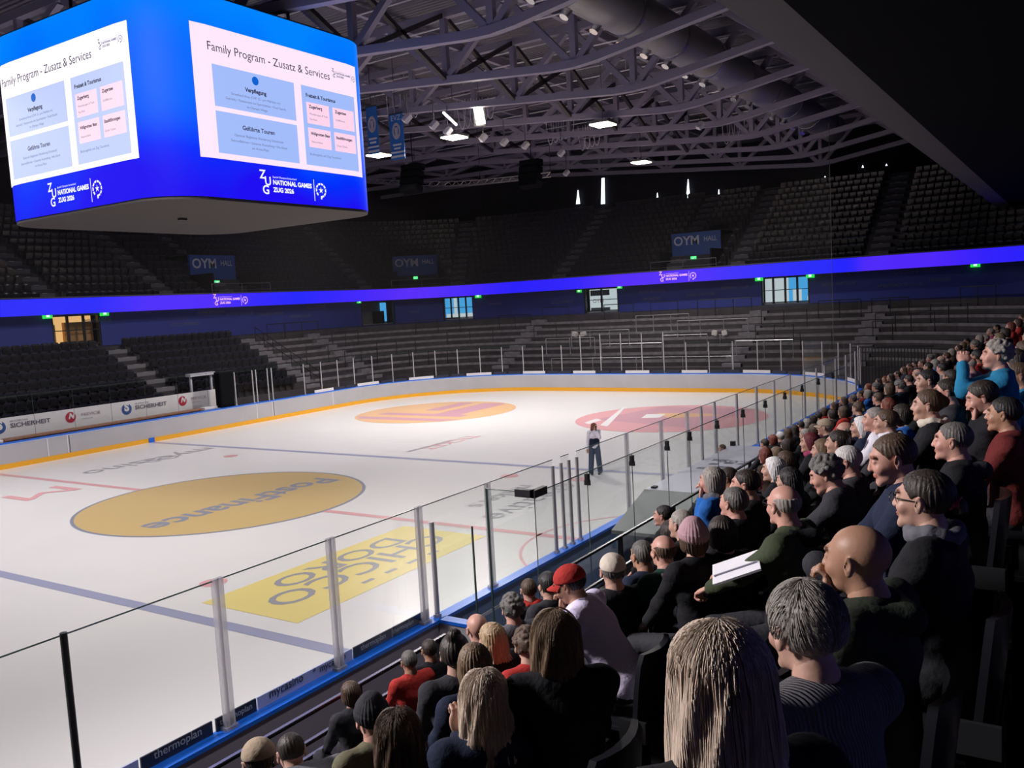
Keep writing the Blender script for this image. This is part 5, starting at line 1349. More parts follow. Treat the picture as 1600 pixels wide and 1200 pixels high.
def skinmat(name, c):
    if name in MATS: return MATS[name]
    m = mat(name, c, .48, bump=(60, .06), spec=.4); nt = m.node_tree; b = nt.nodes['Principled BSDF']
    a = nt.nodes.new('ShaderNodeAttribute'); a.attribute_name = 'Col'; mx = nt.nodes.new('ShaderNodeMix'); mx.data_type = 'RGBA'; mx.blend_type = 'MULTIPLY'; mx.inputs[0].default_value = 1
    mx.inputs[6].default_value = (*c, 1); nt.links.new(a.outputs['Color'], mx.inputs[7]); nt.links.new(mx.outputs[2], b.inputs['Base Color'])
    b.inputs['Subsurface Weight'].default_value = .0
    return m
def hairmat(name, c, c2=None, curly=False):
    if name in MATS: return MATS[name]
    m = bpy.data.materials.new(name); m.use_nodes = True; nt = m.node_tree; b = nt.nodes['Principled BSDF']
    tc = nt.nodes.new('ShaderNodeTexCoord'); mp = nt.nodes.new('ShaderNodeMapping'); mp.inputs['Scale'].default_value = (70, 70, 70 if curly else 5)
    n = nt.nodes.new('ShaderNodeTexNoise'); n.inputs['Scale'].default_value = 1.6; n.inputs['Detail'].default_value = 3
    nt.links.new(tc.outputs['Object'], mp.inputs[0]); nt.links.new(mp.outputs[0], n.inputs['Vector'])
    r = nt.nodes.new('ShaderNodeValToRGB'); c2 = c2 or tuple(x*1.9+.01 for x in c); r.color_ramp.elements[0].position = .35; r.color_ramp.elements[1].position = .68
    r.color_ramp.elements[0].color = (*c, 1); r.color_ramp.elements[1].color = (*c2, 1); nt.links.new(n.outputs['Fac'], r.inputs['Fac']); nt.links.new(r.outputs['Color'], b.inputs['Base Color'])
    bp = nt.nodes.new('ShaderNodeBump'); bp.inputs['Strength'].default_value = .7; bp.inputs['Distance'].default_value = .006; nt.links.new(n.outputs['Fac'], bp.inputs['Height']); nt.links.new(bp.outputs['Normal'], b.inputs['Normal'])
    b.inputs['Roughness'].default_value = .5; b.inputs['Specular IOR Level'].default_value = .35
    MATS[name] = m; return m
HAIRC = {'grey': (.22, .20, .18), 'silver': (.42, .40, .39), 'white': (.62, .58, .58), 'black': (.012, .010, .010), 'dark': (.022, .016, .013), 'brown': (.06, .036, .022), 'lightbrown': (.13, .085, .05), 'blond': (.30, .21, .12), 'ashblond': (.42, .335, .265), 'auburn': (.13, .03, .018), 'darkgrey': (.085, .08, .075), 'maroon': (.10, .012, .02)}
def hm(c): return hairmat('hair_'+c, HAIRC[c], tuple(min(1, x*1.7+.015) for x in HAIRC[c]))
SKINC = {'fair': (.52, .31, .235), 'pink': (.56, .30, .235), 'tan': (.42, .23, .15), 'dark': (.16, .08, .05)}
def sm(c): return skinmat('skin_'+c, SKINC[c])
CLC = {'black': (.012, .012, .015), 'navy': (.014, .02, .045), 'charcoal': (.035, .035, .042), 'grey': (.13, .13, .15), 'lightgrey': (.36, .35, .39), 'white': (.72, .70, .78), 'lilac': (.74, .67, .90), 'olive': (.048, .062, .035), 'darkolive': (.022, .028, .02), 'green': (.01, .20, .09), 'darkgreen': (.008, .04, .03), 'blue': (.02, .12, .42), 'cyanblue': (.02, .20, .38), 'denim': (.06, .085, .14), 'maroon': (.13, .02, .02), 'red': (.42, .035, .03), 'rose': (.32, .05, .12), 'pink': (.45, .28, .32), 'beige': (.42, .33, .24), 'brown': (.06, .04, .03), 'khaki': (.15, .14, .09), 'cream': (.62, .55, .47)}
def cm(c): return mat('cloth_'+c, CLC[c], .85, bump=(28, .35), spec=.2)
knit = None
def knitmat():
    if 'cloth_knit' in MATS: return MATS['cloth_knit']
    m = mat('cloth_knit', (.20, .20, .22), .85, spec=.2); nt = m.node_tree; b = nt.nodes['Principled BSDF']
    tc = nt.nodes.new('ShaderNodeTexCoord'); wv = nt.nodes.new('ShaderNodeTexWave'); wv.inputs['Scale'].default_value = 34; wv.bands_direction = 'X'; wv.inputs['Distortion'].default_value = .6
    nt.links.new(tc.outputs['Object'], wv.inputs['Vector']); bp = nt.nodes.new('ShaderNodeBump'); bp.inputs['Distance'].default_value = .01; bp.inputs['Strength'].default_value = 1
    nt.links.new(wv.outputs['Fac'], bp.inputs['Height']); nt.links.new(bp.outputs['Normal'], b.inputs['Normal']); return m

def ik(s, t, l1, l2, hint):
    s, t = np.array(s, float), np.array(t, float); d = t-s; L_ = np.linalg.norm(d); L2 = min(L_, (l1+l2)*.995); d = d/L_
    a = (l1*l1-l2*l2+L2*L2)/(2*L2); hgt = math.sqrt(max(0, l1*l1-a*a)); hv = np.array(hint, float); hv -= d*(hv @ d); hv /= np.linalg.norm(hv)+1e-9
    return s+d*a+hv*hgt, s+d*L2
POSES = {  # left hand, right hand targets relative to the chest (x right, y forward, z up) and hand pose
    'lap': ((-.14, .30, -.34), (.14, .32, -.34), 'relaxed'), 'clasp': ((-.03, .33, -.30), (.03, .33, -.30), 'relaxed'), 'chin_l': ((-.07, .16, .16), (.12, .30, -.32), 'grip'),
    'chin_r': ((-.12, .30, -.32), (.07, .16, .16), 'grip'), 'write': ((-.10, .40, -.22), (.12, .36, -.16), 'grip'), 'photo': ((-.10, .30, .30), (.14, .26, .32), 'grip'), 'point': ((-.17, .17, .24), (.12, .30, -.32), 'point'), 'fold': ((.10, .20, -.14), (-.10, .22, -.14), 'relaxed')}
BODY = {}
def figure(pose, lean, twist, hyaw, hpitch, kind, hh, hb, legs='sit', bulk=1.0, stand=False, hz=0.):
    key = (round(hz, 2), pose, round(lean, 2), round(twist, 2), kind, hh, hb, legs, bulk, round(hyaw, 2), round(hpitch, 2), stand)
    if key in BODY: return BODY[key]
    f = .92 if kind == 'f' else 1.0
    hipz = .92 if stand else .50+hz
    Rl = rotz(twist*.6) @ rotx(-lean); Rt = rotz(twist) @ rotx(-lean)
    hip = np.array([0, 0, hipz]); up_ = lambda z, y=0, x=0, R=Rt: hip+R @ np.array([x*f, y, z])
    chest = up_(.36, .0); neck = up_(.545, -.01); sh = [up_(.475, -.012, s*.185*bulk) for s in (-1, 1)]
    Hr = rotz(hyaw) @ rotx(hpitch)*.95
    hc = neck+Rt @ np.array([0, .035, .0])*.6+np.array([0, 0, .055])+Hr @ np.array([0, .018, .062])
    lt, rt, hp = POSES[pose]
    C0 = up_(.36, .08)
    hands = []; arms = []
    for s, tgt, shp in ((-1, lt, sh[0]), (1, rt, sh[1])):
        T = C0+rotz(twist) @ np.array([tgt[0], tgt[1], tgt[2]])
        if stand and s == 1: T = shp+np.array([.06, .05, -.55])
        if 'chin' in pose and ((s < 0) == (pose == 'chin_l')): T = hc+Hr @ np.array([s*.03, .085, -.115])+np.array([0, .0, -.03])
        if pose == 'point' and s < 0: T = hc+Hr @ np.array([-.105, .04, -.14])
        if pose == 'photo': T = hc+Hr @ np.array([s*.06, .24, -.06])
        if stand and s == -1: T = hc+Hr @ np.array([.03, .10, -.12])
        e, wv_ = ik(shp, T, .29, .25, np.array([s*.6, -.3, -1.0])); arms.append((shp, e, wv_)); hands.append((wv_, e, s, T))
    if stand:
        kn = [np.array([s*.10, .02+.03*s, .50]) for s in (-1, 1)]; ft = [np.array([s*.11, -.01+.03*s, .08]) for s in (-1, 1)]; tz = hipz-.03
    else:
        kn = [np.array([s*.13, .42, .50+hz*.7]) for s in (-1, 1)]; ft = [np.array([s*.13, .40, .08]) for s in (-1, 1)]
        if legs == 'cross': kn[0] = np.array([-.02, .40, .74]); ft[0] = np.array([.30, .44, .52])
        if legs == 'crossl': kn[1] = np.array([.04, .40, .70]); ft[1] = np.array([-.26, .46, .50])
    hips = [np.array([s*.095, .02, hipz-.0]) for s in (-1, 1)]
    def trunk(g):
        b_ = bulk
        P = [('e', hip+np.array([0, 0, .03]), (.165*f*b_+g, .125*b_+g, .12+g)), ('e', up_(.18), (.150*f*b_+g, .112*b_+g, .16+g), Rt), ('e', up_(.36), (.172*f*b_+g, .118*b_+g, .17+g), Rt), ('c', sh[0]*.93+neck*.07, sh[1]*.93+neck*.07, .060+g, .060+g), ('c', up_(.50, -.03, -.05), up_(.50, -.03, .05), .055+g, .055+g)]
        if kind == 'f': P += [('e', up_(.37, .085, s*.07), (.065+g, .05+g, .06+g), Rt) for s in (-1, 1)]
        return P
    def armp(g, to=1.0):
        P = []
        for shp, e, w_ in arms:
            P += [('c', shp, e, .050+g, .041+g), ('c', e, e+(w_-e)*to, .041+g, .029+g if to == 1 else .033+g)]
        return P
    def legp(g, to=1.0):
        P = []
        for h_, k_, f_ in zip(hips, kn, ft): P += [('c', h_, k_, .082+g, .058+g), ('c', k_, k_+(f_-k_)*to, .056+g, .038+g)]
        return P
    # body
    P = trunk(-.014)+armp(-.008)+legp(-.012)+[('c', neck+Rt @ np.array([0, 0, -.06]), neck+np.array([0, .01, .03]), .058*f, .054*f)]
    for f_ in ft: P.append(('c', f_+np.array([0, -.03, -.03]), f_+np.array([0, .12, -.045]), .030, .028))
    V, F = surfnet(P, hb, .035); C_ = [np.ones((len(V), 3))]; VV = [V]; FF = [F]; n0 = len(V)
    hv, hf, hcol = head_mesh(kind, hh); VV.append(hv @ Hr.T+hc); FF.append(hf+n0); n0 += len(hv); C_.append(hcol)
    # short neck bridge so the neck always meets the shoulders
    V2, F2 = surfnet([('c', hc+Hr @ np.array([0, -.03, -.07]), neck+Rt @ np.array([0, 0, -.05]), .050*f, .062*f), ('c', neck, up_(.49, -.02), .062*f, .075*f)], .012, .02); VV.append(V2); FF.append(F2+n0); n0 += len(V2); C_.append(np.ones((len(V2), 3)))
    for (w_, e, s, T) in hands:
        d = (w_-e)/np.linalg.norm(w_-e); up0 = np.array([0, 0, 1.]) if abs(d[2]) < .9 else np.array([0, -1., 0])
        pz = 'relaxed' if ((pose in ('chin_l', 'point') and s > 0) or (pose == 'chin_r' and s < 0) or (stand and s > 0)) else hp
        if stand and s < 0: pz = 'grip'
        if pose == 'point' and s < 0: d = np.array([.12, .10, 1.]); d /= np.linalg.norm(d); up0 = np.array([-.3, -1, 0.])
        zz = up0-d*(up0 @ d); zz /= np.linalg.norm(zz); xx = np.cross(d, zz); M = np.stack([xx*(-s), d, zz], 1)
        qv, qf, _ = hand_mesh(pz); VV.append(qv @ M.T+w_); FF.append((qf if s < 0 else qf[:, ::-1])+n0); n0 += len(qv); C_.append(np.ones((len(qv), 3)))
    body = (np.concatenate(VV), np.concatenate(FF), np.concatenate(C_))
    g = .012
    collar = [('e', neck+np.array([0, -.015, -.035]), (.088*f, .082*f, .035))]
    def ccut(Q, D):
        q = Q-(neck+np.array([0, .012, .02])); r = np.sqrt(q[..., 0]**2+q[..., 1]**2)
        return np.maximum(D, np.minimum(.056*f-r+.0, -(q[..., 2]+.10)) if False else D)
    top = surfnet(trunk(g)+armp(g, .93)+collar, .017 if hb < .03 else .03, .035)
    tv, tf = top; x, y, z = tv.T
    tv = tv+np.stack([np.sin(z*55+x*18)*.0028, np.cos(z*47+y*21)*.0028, np.sin(x*40+y*33)*.002], 1)
    legs_ = surfnet([('e', hip+np.array([0, 0, -.0]), (.165*f*bulk, .13*bulk, .10))]+legp(.004, .96), .02 if hb < .03 else .032, .03)
    sh_ = surfnet([('c', f_+np.array([0, -.05, -.045]), f_+np.array([0, .15, -.052]), .042, .038) for f_ in ft], .016, .01)
    info = dict(hc=hc, Hr=Hr, neck=neck, chest=C0, hands=[h_[0] for h_ in hands], Rt=Rt)
    BODY[key] = (body, (tv, tf), legs_, sh_, info); return BODY[key]
MESHC = {}
def mkmesh(name, key, V, F, col=None):
    if key in MESHC: return MESHC[key]
    me = bpy.data.meshes.new(name); me.from_pydata(np.asarray(V).tolist(), [], np.asarray(F).tolist()); me.polygons.foreach_set('use_smooth', [True]*len(me.polygons))
    if col is not None:
        a = me.color_attributes.new('Col', 'FLOAT_COLOR', 'POINT'); a.data.foreach_set('color', np.c_[np.clip(col, 0, 2), np.ones(len(col))].ravel())
    MESHC[key] = me; return me
def child(name, me, m, parent):
    o = bpy.data.objects.new(name, me); COL.objects.link(o); o.parent = parent
    if not me.materials: me.materials.append(m)
    if o.material_slots: o.material_slots[0].link = 'OBJECT'; o.material_slots[0].material = m
    return o
def person(label, target, zf, faceaz, headaz, hpitch=0., pose='lap', lean=.05, kind='m', hair='short', hc='dark', skin='fair', top='black', bottom='charcoal', hat=None, hatc='black', detail=1, legs='sit', bulk=1.0, group=None, extras=None, stand=False, twistk=.45, hrel=None):
    """target: world position of the head centre; zf: floor height under the feet"""
    dh = (headaz-faceaz+180) % 360-180; dh = max(-100, min(100, dh))
    if detail == 0: dh = round(dh/15)*15; lean = round(lean/.06)*.06; hpitch = round(hpitch/.12)*.12
    tw = math.radians(dh*twistk); hy = math.radians(dh)
    hh, hb = {2: (.0055, .024), 1: (.0075, .03), 0: (.010, .038)}[detail]
    body, topm, legm, shm, info = figure(pose, lean, tw, hy, hpitch, kind, hh, hb, legs, bulk, stand)
    hz = 0.
    if not stand:
        hz = max(-.08, min(.28, round((target[2]-zf-info['hc'][2])/.05)*.05))
        body, topm, legm, shm, info = figure(pose, lean, tw, hy, hpitch, kind, hh, hb, legs, bulk, stand, hz)
    rz = math.radians(faceaz-90); Rz = rotz(rz); hcw = Rz @ info['hc']
    px, py = target[0]-hcw[0], target[1]-hcw[1]; pz = zf
    sc = 1.0 if stand else 1.0
    dz = target[2]-(zf+info['hc'][2])
    t = bpy.data.objects.new('person', None); t.empty_display_size = .1; COL.objects.link(t)
    s_ = (target[2]-zf)/info['hc'][2]; s_ = max(.97, min(1.03, s_))
    t.location = (target[0]-hcw[0]*s_, target[1]-hcw[1]*s_, zf); t.rotation_euler = (0, 0, rz); t.scale = (s_, s_, s_)
    tag(t, label, 'person', group)
    k = (round(hz, 2), pose, round(lean, 2), round(tw, 2), kind, detail, legs, bulk, round(hy, 2), round(hpitch, 2), stand)
    child('body', mkmesh('body', ('b',)+k, *body), sm(skin), t)
    child('top', mkmesh('top', ('t',)+k, *topm), cm(top) if isinstance(top, str) else top, t)
    child('trousers', mkmesh('trousers', ('l',)+k, *legm), cm(bottom), t)
    child('shoes', mkmesh('shoes', ('s',)+k, *shm), cm('black'), t)
    M4 = Matrix.Identity(4)
    for i in range(3):
        for j in range(3): M4[i][j] = info['Hr'][i, j]
        M4[i][3] = info['hc'][i]
    hr = {2: .0052, 1: .007, 0: .010}[detail]
    if hair:
        hv, hf, _ = hair_mesh(hair, hr); o = child('hair', mkmesh('hair', ('h', hair, detail), hv, hf), hm(hc) if hair != 'curly' else hairmat('curly_'+hc, HAIRC[hc], None, True), t); o.matrix_local = M4
    if hat:
        hv, hf, _ = hat_mesh(hat, hr+.001); o = child(hat, mkmesh(hat, ('hat', hat, detail), hv, hf), cm(hatc), t); o.matrix_local = M4
    if extras: extras(t, info, M4, detail)
    return t, info
# ---- extras
def ex_hood(color):
    def f(t, info, M4, d):
        n = info['neck']; R = info['Rt']
        V, F = surfnet([('c', n+R @ np.array([-.085, -.03, -.03]), n+R @ np.array([0, -.115, -.05]), .040, .048), ('c', n+R @ np.array([.085, -.03, -.03]), n+R @ np.array([0, -.115, -.05]), .040, .048), ('c', n+R @ np.array([-.085, -.03, -.03]), n+R @ np.array([-.05, .075, -.06]), .036, .025), ('c', n+R @ np.array([.085, -.03, -.03]), n+R @ np.array([.05, .075, -.06]), .036, .025)], .012, .02)
        child('hood', mkmesh('hood', id(t), V, F), cm(color), t)
    return f
def ex_scarf(color):
    def f(t, info, M4, d):
        n = info['neck']; P = []
        for i in range(12):
            a, b_ = 2*math.pi*i/12, 2*math.pi*(i+1)/12; g = lambda q: n+np.array([.078*math.sin(q), .078*math.cos(q), -.0+.012*math.sin(q*3)])
            P.append(('c', g(a), g(b_), .030, .030))
        V, F = surfnet(P, .011, .012); child('scarf', mkmesh('scarf', id(t), V, F), cm(color), t)
    return f
def ex_glasses(t, info, M4, d):
    b = MB()
    for s in (-1, 1):
        n = 14; c = (s*.032, .108, .010)
        for i in range(n):
            a0, a1 = 2*math.pi*i/n, 2*math.pi*(i+1)/n
            b.tube((c[0]+.024*math.cos(a0), c[1], c[2]+.018*math.sin(a0)), (c[0]+.024*math.cos(a1), c[1], c[2]+.018*math.sin(a1)), .0022, n=5, cap=False)
        b.tube((s*.056, .106, .014), (s*.083, .0, .012), .0022, n=5)
    b.tube((-.009, .110, .012), (.009, .110, .012), .0022, n=5)
    me = bpy.data.meshes.new('glasses'); me.from_pydata(b.v, [], b.f); o = child('glasses', me, mat('glasses_dark', (.02, .02, .022), .3), t); o.matrix_local = M4
def ex_band(color, loc=(0, -.122, .0)):
    def f(t, info, M4, d):
        b = MB(); b.tube((loc[0], loc[1]-.018, loc[2]), (loc[0], loc[1]+.018, loc[2]), .030, n=14)
        me = bpy.data.meshes.new('hair_band'); me.from_pydata(b.v, [], b.f); o = child('hair_band', me, mat('band_pink', color, .6), t); o.matrix_local = M4
    return f
def ex_strands(style, color, n=420, length=.30, seed=1):
    """loose strands laid over the hair volume, as one mesh"""
    def f(t, info, M4, d):
        rs_ = random.Random(seed); b = MB()
        for i in range(n):
            a = rs_.uniform(-2.3, 2.3); st = rs_.uniform(0, .75)
            pts = []
            for k in range(10):
                u = st+(k/9.)*(1-st*.3)*1.15
                if u < .5:
                    ph = u/.5*1.35; x = math.sin(a)*math.sin(ph)*.102; y = -.018-math.cos(a)*math.sin(ph)*.122; z = .036+math.cos(ph)*.108
                else:
                    v = (u-.5)/.65; y0 = -.018-math.cos(a)*.122; wv_ = .006*math.sin(v*7+a*9)
                    x = math.sin(a)*(.100+.022*v)+wv_; y = min(.02, y0-.012*v+wv_*.6) ; z = .058-v*length
                pts.append((x, y, z))
            r = rs_.uniform(.0009, .0017)
            for p, q in zip(pts, pts[1:]): b.tube(p, q, r, n=3, cap=False)
        me = bpy.data.meshes.new('hair_strands'); me.from_pydata(b.v, [], b.f); me.polygons.foreach_set('use_smooth', [True]*len(me.polygons))
        o = child('hair_strands', me, hm(color), t); o.matrix_local = M4
    return f
def ex_shortstrands(color, n=700, seed=2, L_=.05, gap=None):
    def f(t, info, M4, d):
        rs_ = random.Random(seed); b = MB()
        for i in range(n):
            a = rs_.uniform(0, 6.283); ph = rs_.uniform(.0, 1.9)
            if math.cos(a) > .3 and ph > 1.0: continue
            pts = []
            for k in range(5):
                p2 = ph+k/4*L_/.11; a2 = a+.25*math.sin(a*3)*k/4
                rr_ = 1.0+.02*math.sin(k/4*3.14)
                x = math.sin(a2)*math.sin(p2)*.092*rr_; y = -.018+math.cos(a2)*math.sin(p2)*.113*rr_; z = .034+math.cos(p2)*.101*rr_
                if z < -.062: break
                pts.append((x, y, z))
            for p, q in zip(pts, pts[1:]): b.tube(p, q, .0012, n=3, cap=False)
        me = bpy.data.meshes.new('hair_strands'); me.from_pydata(b.v, [], b.f); me.polygons.foreach_set('use_smooth', [True]*len(me.polygons))
        o = child('hair_strands', me, hm(color), t); o.matrix_local = M4
    return f
def exs(*fs):
    def f(t, info, M4, d):
        for g in fs: g(t, info, M4, d)
    return f

ROWY = [-(17.60+.8*k) for k in range(8)]; ROWZ = [3.67-(6-k)*.385 for k in range(8)]
b = MB()
for k in range(8): b.bb(-20, 12.9, -(B0+(k+1)*ROW), -(B0+k*ROW)+.003, Z0-.1, ROWZ[k])
struct(b.build('lower_stand', mat('near_stand_black', (.012, .011, .013), .8)))
HEADH = 1.21
OCC = []; SEATX = []
WOMAN = (7.0, -9.6)
def az_to(p, q): return math.degrees(math.atan2(q[1]-p[1], q[0]-p[0]))
def hero(px, py, label, row=None, haz=None, dy=0., hpitch=0., detail=1, seat=True, faceaz=None, D=None, **k):
    best = None
    for r in ([row] if row is not None else range(8)):
        p = at(px, py, Y=ROWY[r]+.06+dy); e = abs(p[2]-(ROWZ[r]+HEADH))
        if (p-CAM) @ F_ < .5: continue
        if best is None or e < best[0]: best = (e, r, p)
    e, r, p = best
    if D is not None:
        p = CAM+ray(px, py)*D; r = row if row is not None else min(range(8), key=lambda r: abs(ROWY[r]+.06-p[1]))
    lo, hi = ROWZ[r]+1.06, ROWZ[r]+1.36
    haz = haz if haz is not None else az_to(p, WOMAN)
    faceaz = faceaz if faceaz is not None else 90+max(-25, min(25, (haz-90)*.35))
    OCC.append((r, p[0], px, py))
    t, info = person(label, tuple(p), ROWZ[r], faceaz, haz, hpitch, detail=detail, **k)
    if seat: SEATX.append((r, t.location.x)); place_seat(t.location.x, t.location.y+.02, ROWZ[r], 0, 'black seat under the %s' % ' '.join(label.split(',')[0].replace('the ', '').split()[:11]), 'occupied seats of the crowd', False)
    return t, info, p
# ---------------------------------------------------------------- nearest people
hero(1122, 1075, 'woman with long straight ash-blond hair seen from behind, nearest the camera at the bottom', 6, haz=42, hpitch=-.05, detail=2, kind='f', hair='longstraight', hc='ashblond', top='black', bottom='denim', extras=ex_strands('long', 'ashblond', 620, .34, 3), twistk=.8)
hero(1256, 985, 'short grey-haired woman in a grey ribbed knit sweater with bare neck, seen from behind', 6, haz=52, hpitch=-.12, detail=2, kind='f', hair='thick', hc='grey', top=knitmat(), bottom='black', extras=ex_shortstrands('grey', 900, 4, .05), skin='fair', twistk=.8)
hero(1338, 875, 'bald man in an olive sweater turned left with fingers at his mouth', 6, D=2.75, haz=78, hpitch=-.02, detail=2, kind='fat', hair=None, top='darkolive', bottom='navy', pose='chin_l', skin='tan', bulk=1.1, extras=ex_hood('darkolive'), twistk=.7, legs='crossl')
hero(1442, 782, 'woman with glasses and dark hair tied in a pink band, grey scarf', 6, D=3.35, haz=80, detail=2, kind='f', hair='pony', hc='dark', top='black', bottom='black', skin='fair', extras=exs(ex_glasses, ex_band((.6, .05, .14)), ex_scarf('grey')))
hero(1394, 718, 'dark-haired man in profile looking down in a dark blue jacket with raised knee', 6, D=4.0, haz=108, hpitch=-.22, detail=2, hair='short', hc='brown', top='navy', bottom='charcoal', legs='cross', skin='pink', bulk=1.05)
hero(1488, 690, 'man with dark grey cropped hair in a black hooded jacket', 6, D=5.0, haz=88, detail=2, hair='crop', hc='darkgrey', top='black', skin='pink', extras=ex_hood('charcoal'), bulk=1.08)
hero(1568, 648, 'man with black hair and a dark red sweatshirt at the right edge', 6, D=5.7, haz=85, detail=2, hair='short', hc='black', top='maroon', skin='tan', bulk=1.1)
hero(1534, 622, 'dark-haired person with bowed head resting a hand at the mouth before the red sweatshirt', 6, D=6.0, haz=98, hpitch=-.3, hair='thick', hc='dark', top='black', pose='chin_l', skin='pink')
hero(1556, 556, 'curly grey-haired person with raised arms in a bright blue jacket taking a photo', 6, D=7.0, haz=100, hpitch=.05, hair='curly', hc='grey', top='cyanblue', pose='photo', skin='pink')
hero(1590, 588, 'man in a blue jacket at the right edge with his face turned left', 6, D=7.4, haz=105, hair='short', hc='brown', top='cyanblue', skin='tan')
hero(1449, 634, 'woman with brown hair in a bun and black coat with cream fur collar', None, D=6.3, haz=95, kind='f', hair='bun', hc='brown', top='black', skin='fair', extras=ex_scarf('cream'))
hero(1478, 604, 'dark-haired man in a dark jacket behind the fur collar', None, D=7.5, haz=98, hair='short', hc='dark', top='charcoal', skin='pink')
hero(1448, 596, 'black-haired man with his face turned left above the bun', None, D=8.6, haz=108, hair='short', hc='black', top='black', skin='fair')
hero(1224, 790, 'bald grey-fringed man in an olive green jacket writing on a white pad', 5, haz=58, hpitch=-.05, detail=2, hair='fringe', hc='grey', top='olive', pose='write', skin='pink', extras=exs(ex_glasses, ex_hood('black')), twistk=.6, faceaz=122)
hero(1146, 786, 'grey-haired man with raised chin in a black jacket left of the pad writer', None, D=6.0, haz=70, hpitch=.1, detail=2, hair='short', hc='darkgrey', top='black', skin='pink')
hero(1126, 834, 'woman with long dark brown hair seen from behind, in black', None, haz=40, detail=2, kind='f', hair='long', hc='dark', top='black', row=None) if False else hero(1128, 836, 'woman with chin-length dark brown hair seen from behind, in black', None, D=5.5, haz=40, detail=2, kind='f', hair='medium', hc='dark', top='black')
hero(1082, 842, 'person in a pale pink knitted beanie seen from behind', None, D=5.4, haz=45, detail=2, kind='f', hair='medium', hc='brown', hat='beanie', hatc='pink', top='black')
hero(1036, 862, 'balding man in a green and dark jacket with a beige-pink hood', None, D=5.9, haz=55, detail=2, hair='fringe', hc='brown', top='darkgreen', skin='pink', extras=ex_hood('pink'))
hero(1003, 868, 'man with short grey hair left of the beige hood', None, D=6.6, haz=60, hair='short', hc='darkgrey', top='navy', skin='tan')
hero(957, 893, 'person in a cream cap and black jacket seen from behind', None, D=5.8, haz=40, detail=2, hair='crop', hc='darkgrey', hat='cap', hatc='cream', top='black')
t_, i_, p_ = hero(890, 915, 'man in a dark red cap and pale lilac T-shirt leaning forward, hand at his mouth', 4, haz=100, dy=.38, hpitch=-.32, detail=2, hair='short', hc='black', hat='cap', hatc='red', top='lilac', pose='chin_l', lean=.55, bottom='charcoal', skin='tan', faceaz=100, bulk=1.08)
hero(868, 1000, 'woman with long straight brown hair and a dark jacket in the foreground', 5, dy=.38, lean=.35, haz=35, detail=2, kind='f', hair='longstraight', hc='lightbrown', top='black', extras=ex_strands('long', 'lightbrown', 380, .34, 8), twistk=.8)
hero(757, 1095, 'woman with wavy ash-blond hair raising one finger beside her head', None, D=3.4, haz=40, detail=2, kind='f', hair='long', hc='ashblond', top='navy', pose='point', extras=ex_strands('long', 'ashblond', 420, .34, 9), twistk=.8)
hero(742, 1048, 'person with smooth light brown bob in front of the raised finger', None, D=4.4, haz=45, kind='f', detail=2, hair='bob', hc='lightbrown', top='navy')
hero(711, 1022, 'person with dark hair and a knot on top of the head', None, D=4.9, haz=40, kind='f', detail=2, hair='pompom', hc='dark', top='charcoal')
hero(768, 1000, 'woman with golden blond hair looking left', None, D=6.0, haz=75, kind='f', hair='long', hc='blond', top='black')
hero(745, 982, 'bald pink-headed man in front of the golden blond hair', None, haz=60, hair=None, top='charcoal', skin='pink')
hero(800, 952, 'person with curly grey-brown hair in a grey jacket', None, haz=50, hair='curly', hc='darkgrey', top='grey', skin='pink')
hero(818, 968, 'person with thick black hair and black jacket right of the curly head', None, haz=45, hair='curly', hc='black', top='black') if False else None
hero(826, 922, 'boy with short brown hair and a red collar', None, haz=45, hair='short', hc='brown', top='charcoal', extras=ex_scarf('red'))
hero(856, 915, 'person with black hair in a dark grey jacket left of the red cap', None, haz=60, hair='thick', hc='black', top='charcoal')
hero(824, 1030, 'person with curly brown hair and a red top', 3, haz=50, kind='f', hair='curly', hc='brown', top='red')
hero(622, 1152, 'woman with long dark brown hair at the bottom edge', None, D=3.6, haz=45, kind='f', detail=2, hair='long', hc='brown', top='charcoal', extras=ex_strands('long', 'brown', 300, .32, 5))
hero(580, 1122, 'man in a dark grey beanie and khaki coat at the bottom', None, D=4.6, haz=62, detail=2, hair='crop', hc='dark', hat='beanie', hatc='charcoal', top='khaki', skin='pink')
hero(405, 1192, 'person in a tan cap bending forward under a puffy grey jacket, bottom left', None, D=4.5, haz=60, dy=.3, hpitch=-.3, detail=2, hair='crop', hc='dark', hat='cap', hatc='beige', top='charcoal', lean=.5, bulk=1.15)
hero(455, 1178, 'person bent far forward in a bulky dark grey puffy jacket at the bottom left', None, D=5.2, haz=60, hpitch=-.5, detail=1, hair='short', hc='dark', top='grey', lean=.95, bulk=1.35)
None and hero(500, 1235, 'dark-clad person at the bottom edge beside the tan cap', None, haz=60, hair='short', hc='dark', top='charcoal') if False else None
hero(1036, 806, 'dark-haired man at the front rail by the slab cover', None, D=9.2, haz=95, hair='short', hc='black', top='black', skin='pink')
hero(1064, 820, 'person with grey hair in front of the pink beanie', None, D=6.6, haz=75, hair='short', hc='grey', top='black', skin='fair')
hero(1047, 835, 'person with dark brown hair low between the rail and the beanie', None, haz=50, hair='medium', hc='dark', top='black')
hero(1112, 752, 'grey-haired person in a bright blue jacket with a hand at the cheek', None, D=7.0, haz=85, hair='bob', hc='grey', top='blue', pose='chin_l', skin='pink', extras=ex_scarf('grey'))
hero(1136, 748, 'man with short dark brown hair right of the bright blue jacket', None, D=8.7, haz=100, hair='short', hc='dark', top='black', skin='tan')
hero(1164, 758, 'man with dark hair and black jacket before the pink flower', None, D=6.3, haz=98, hair='short', hc='dark', top='black', skin='pink')
hero(1208, 734, 'white-haired woman in a black jacket looking left', None, D=8.3, haz=95, kind='f', hair='bob', hc='white', top='black')
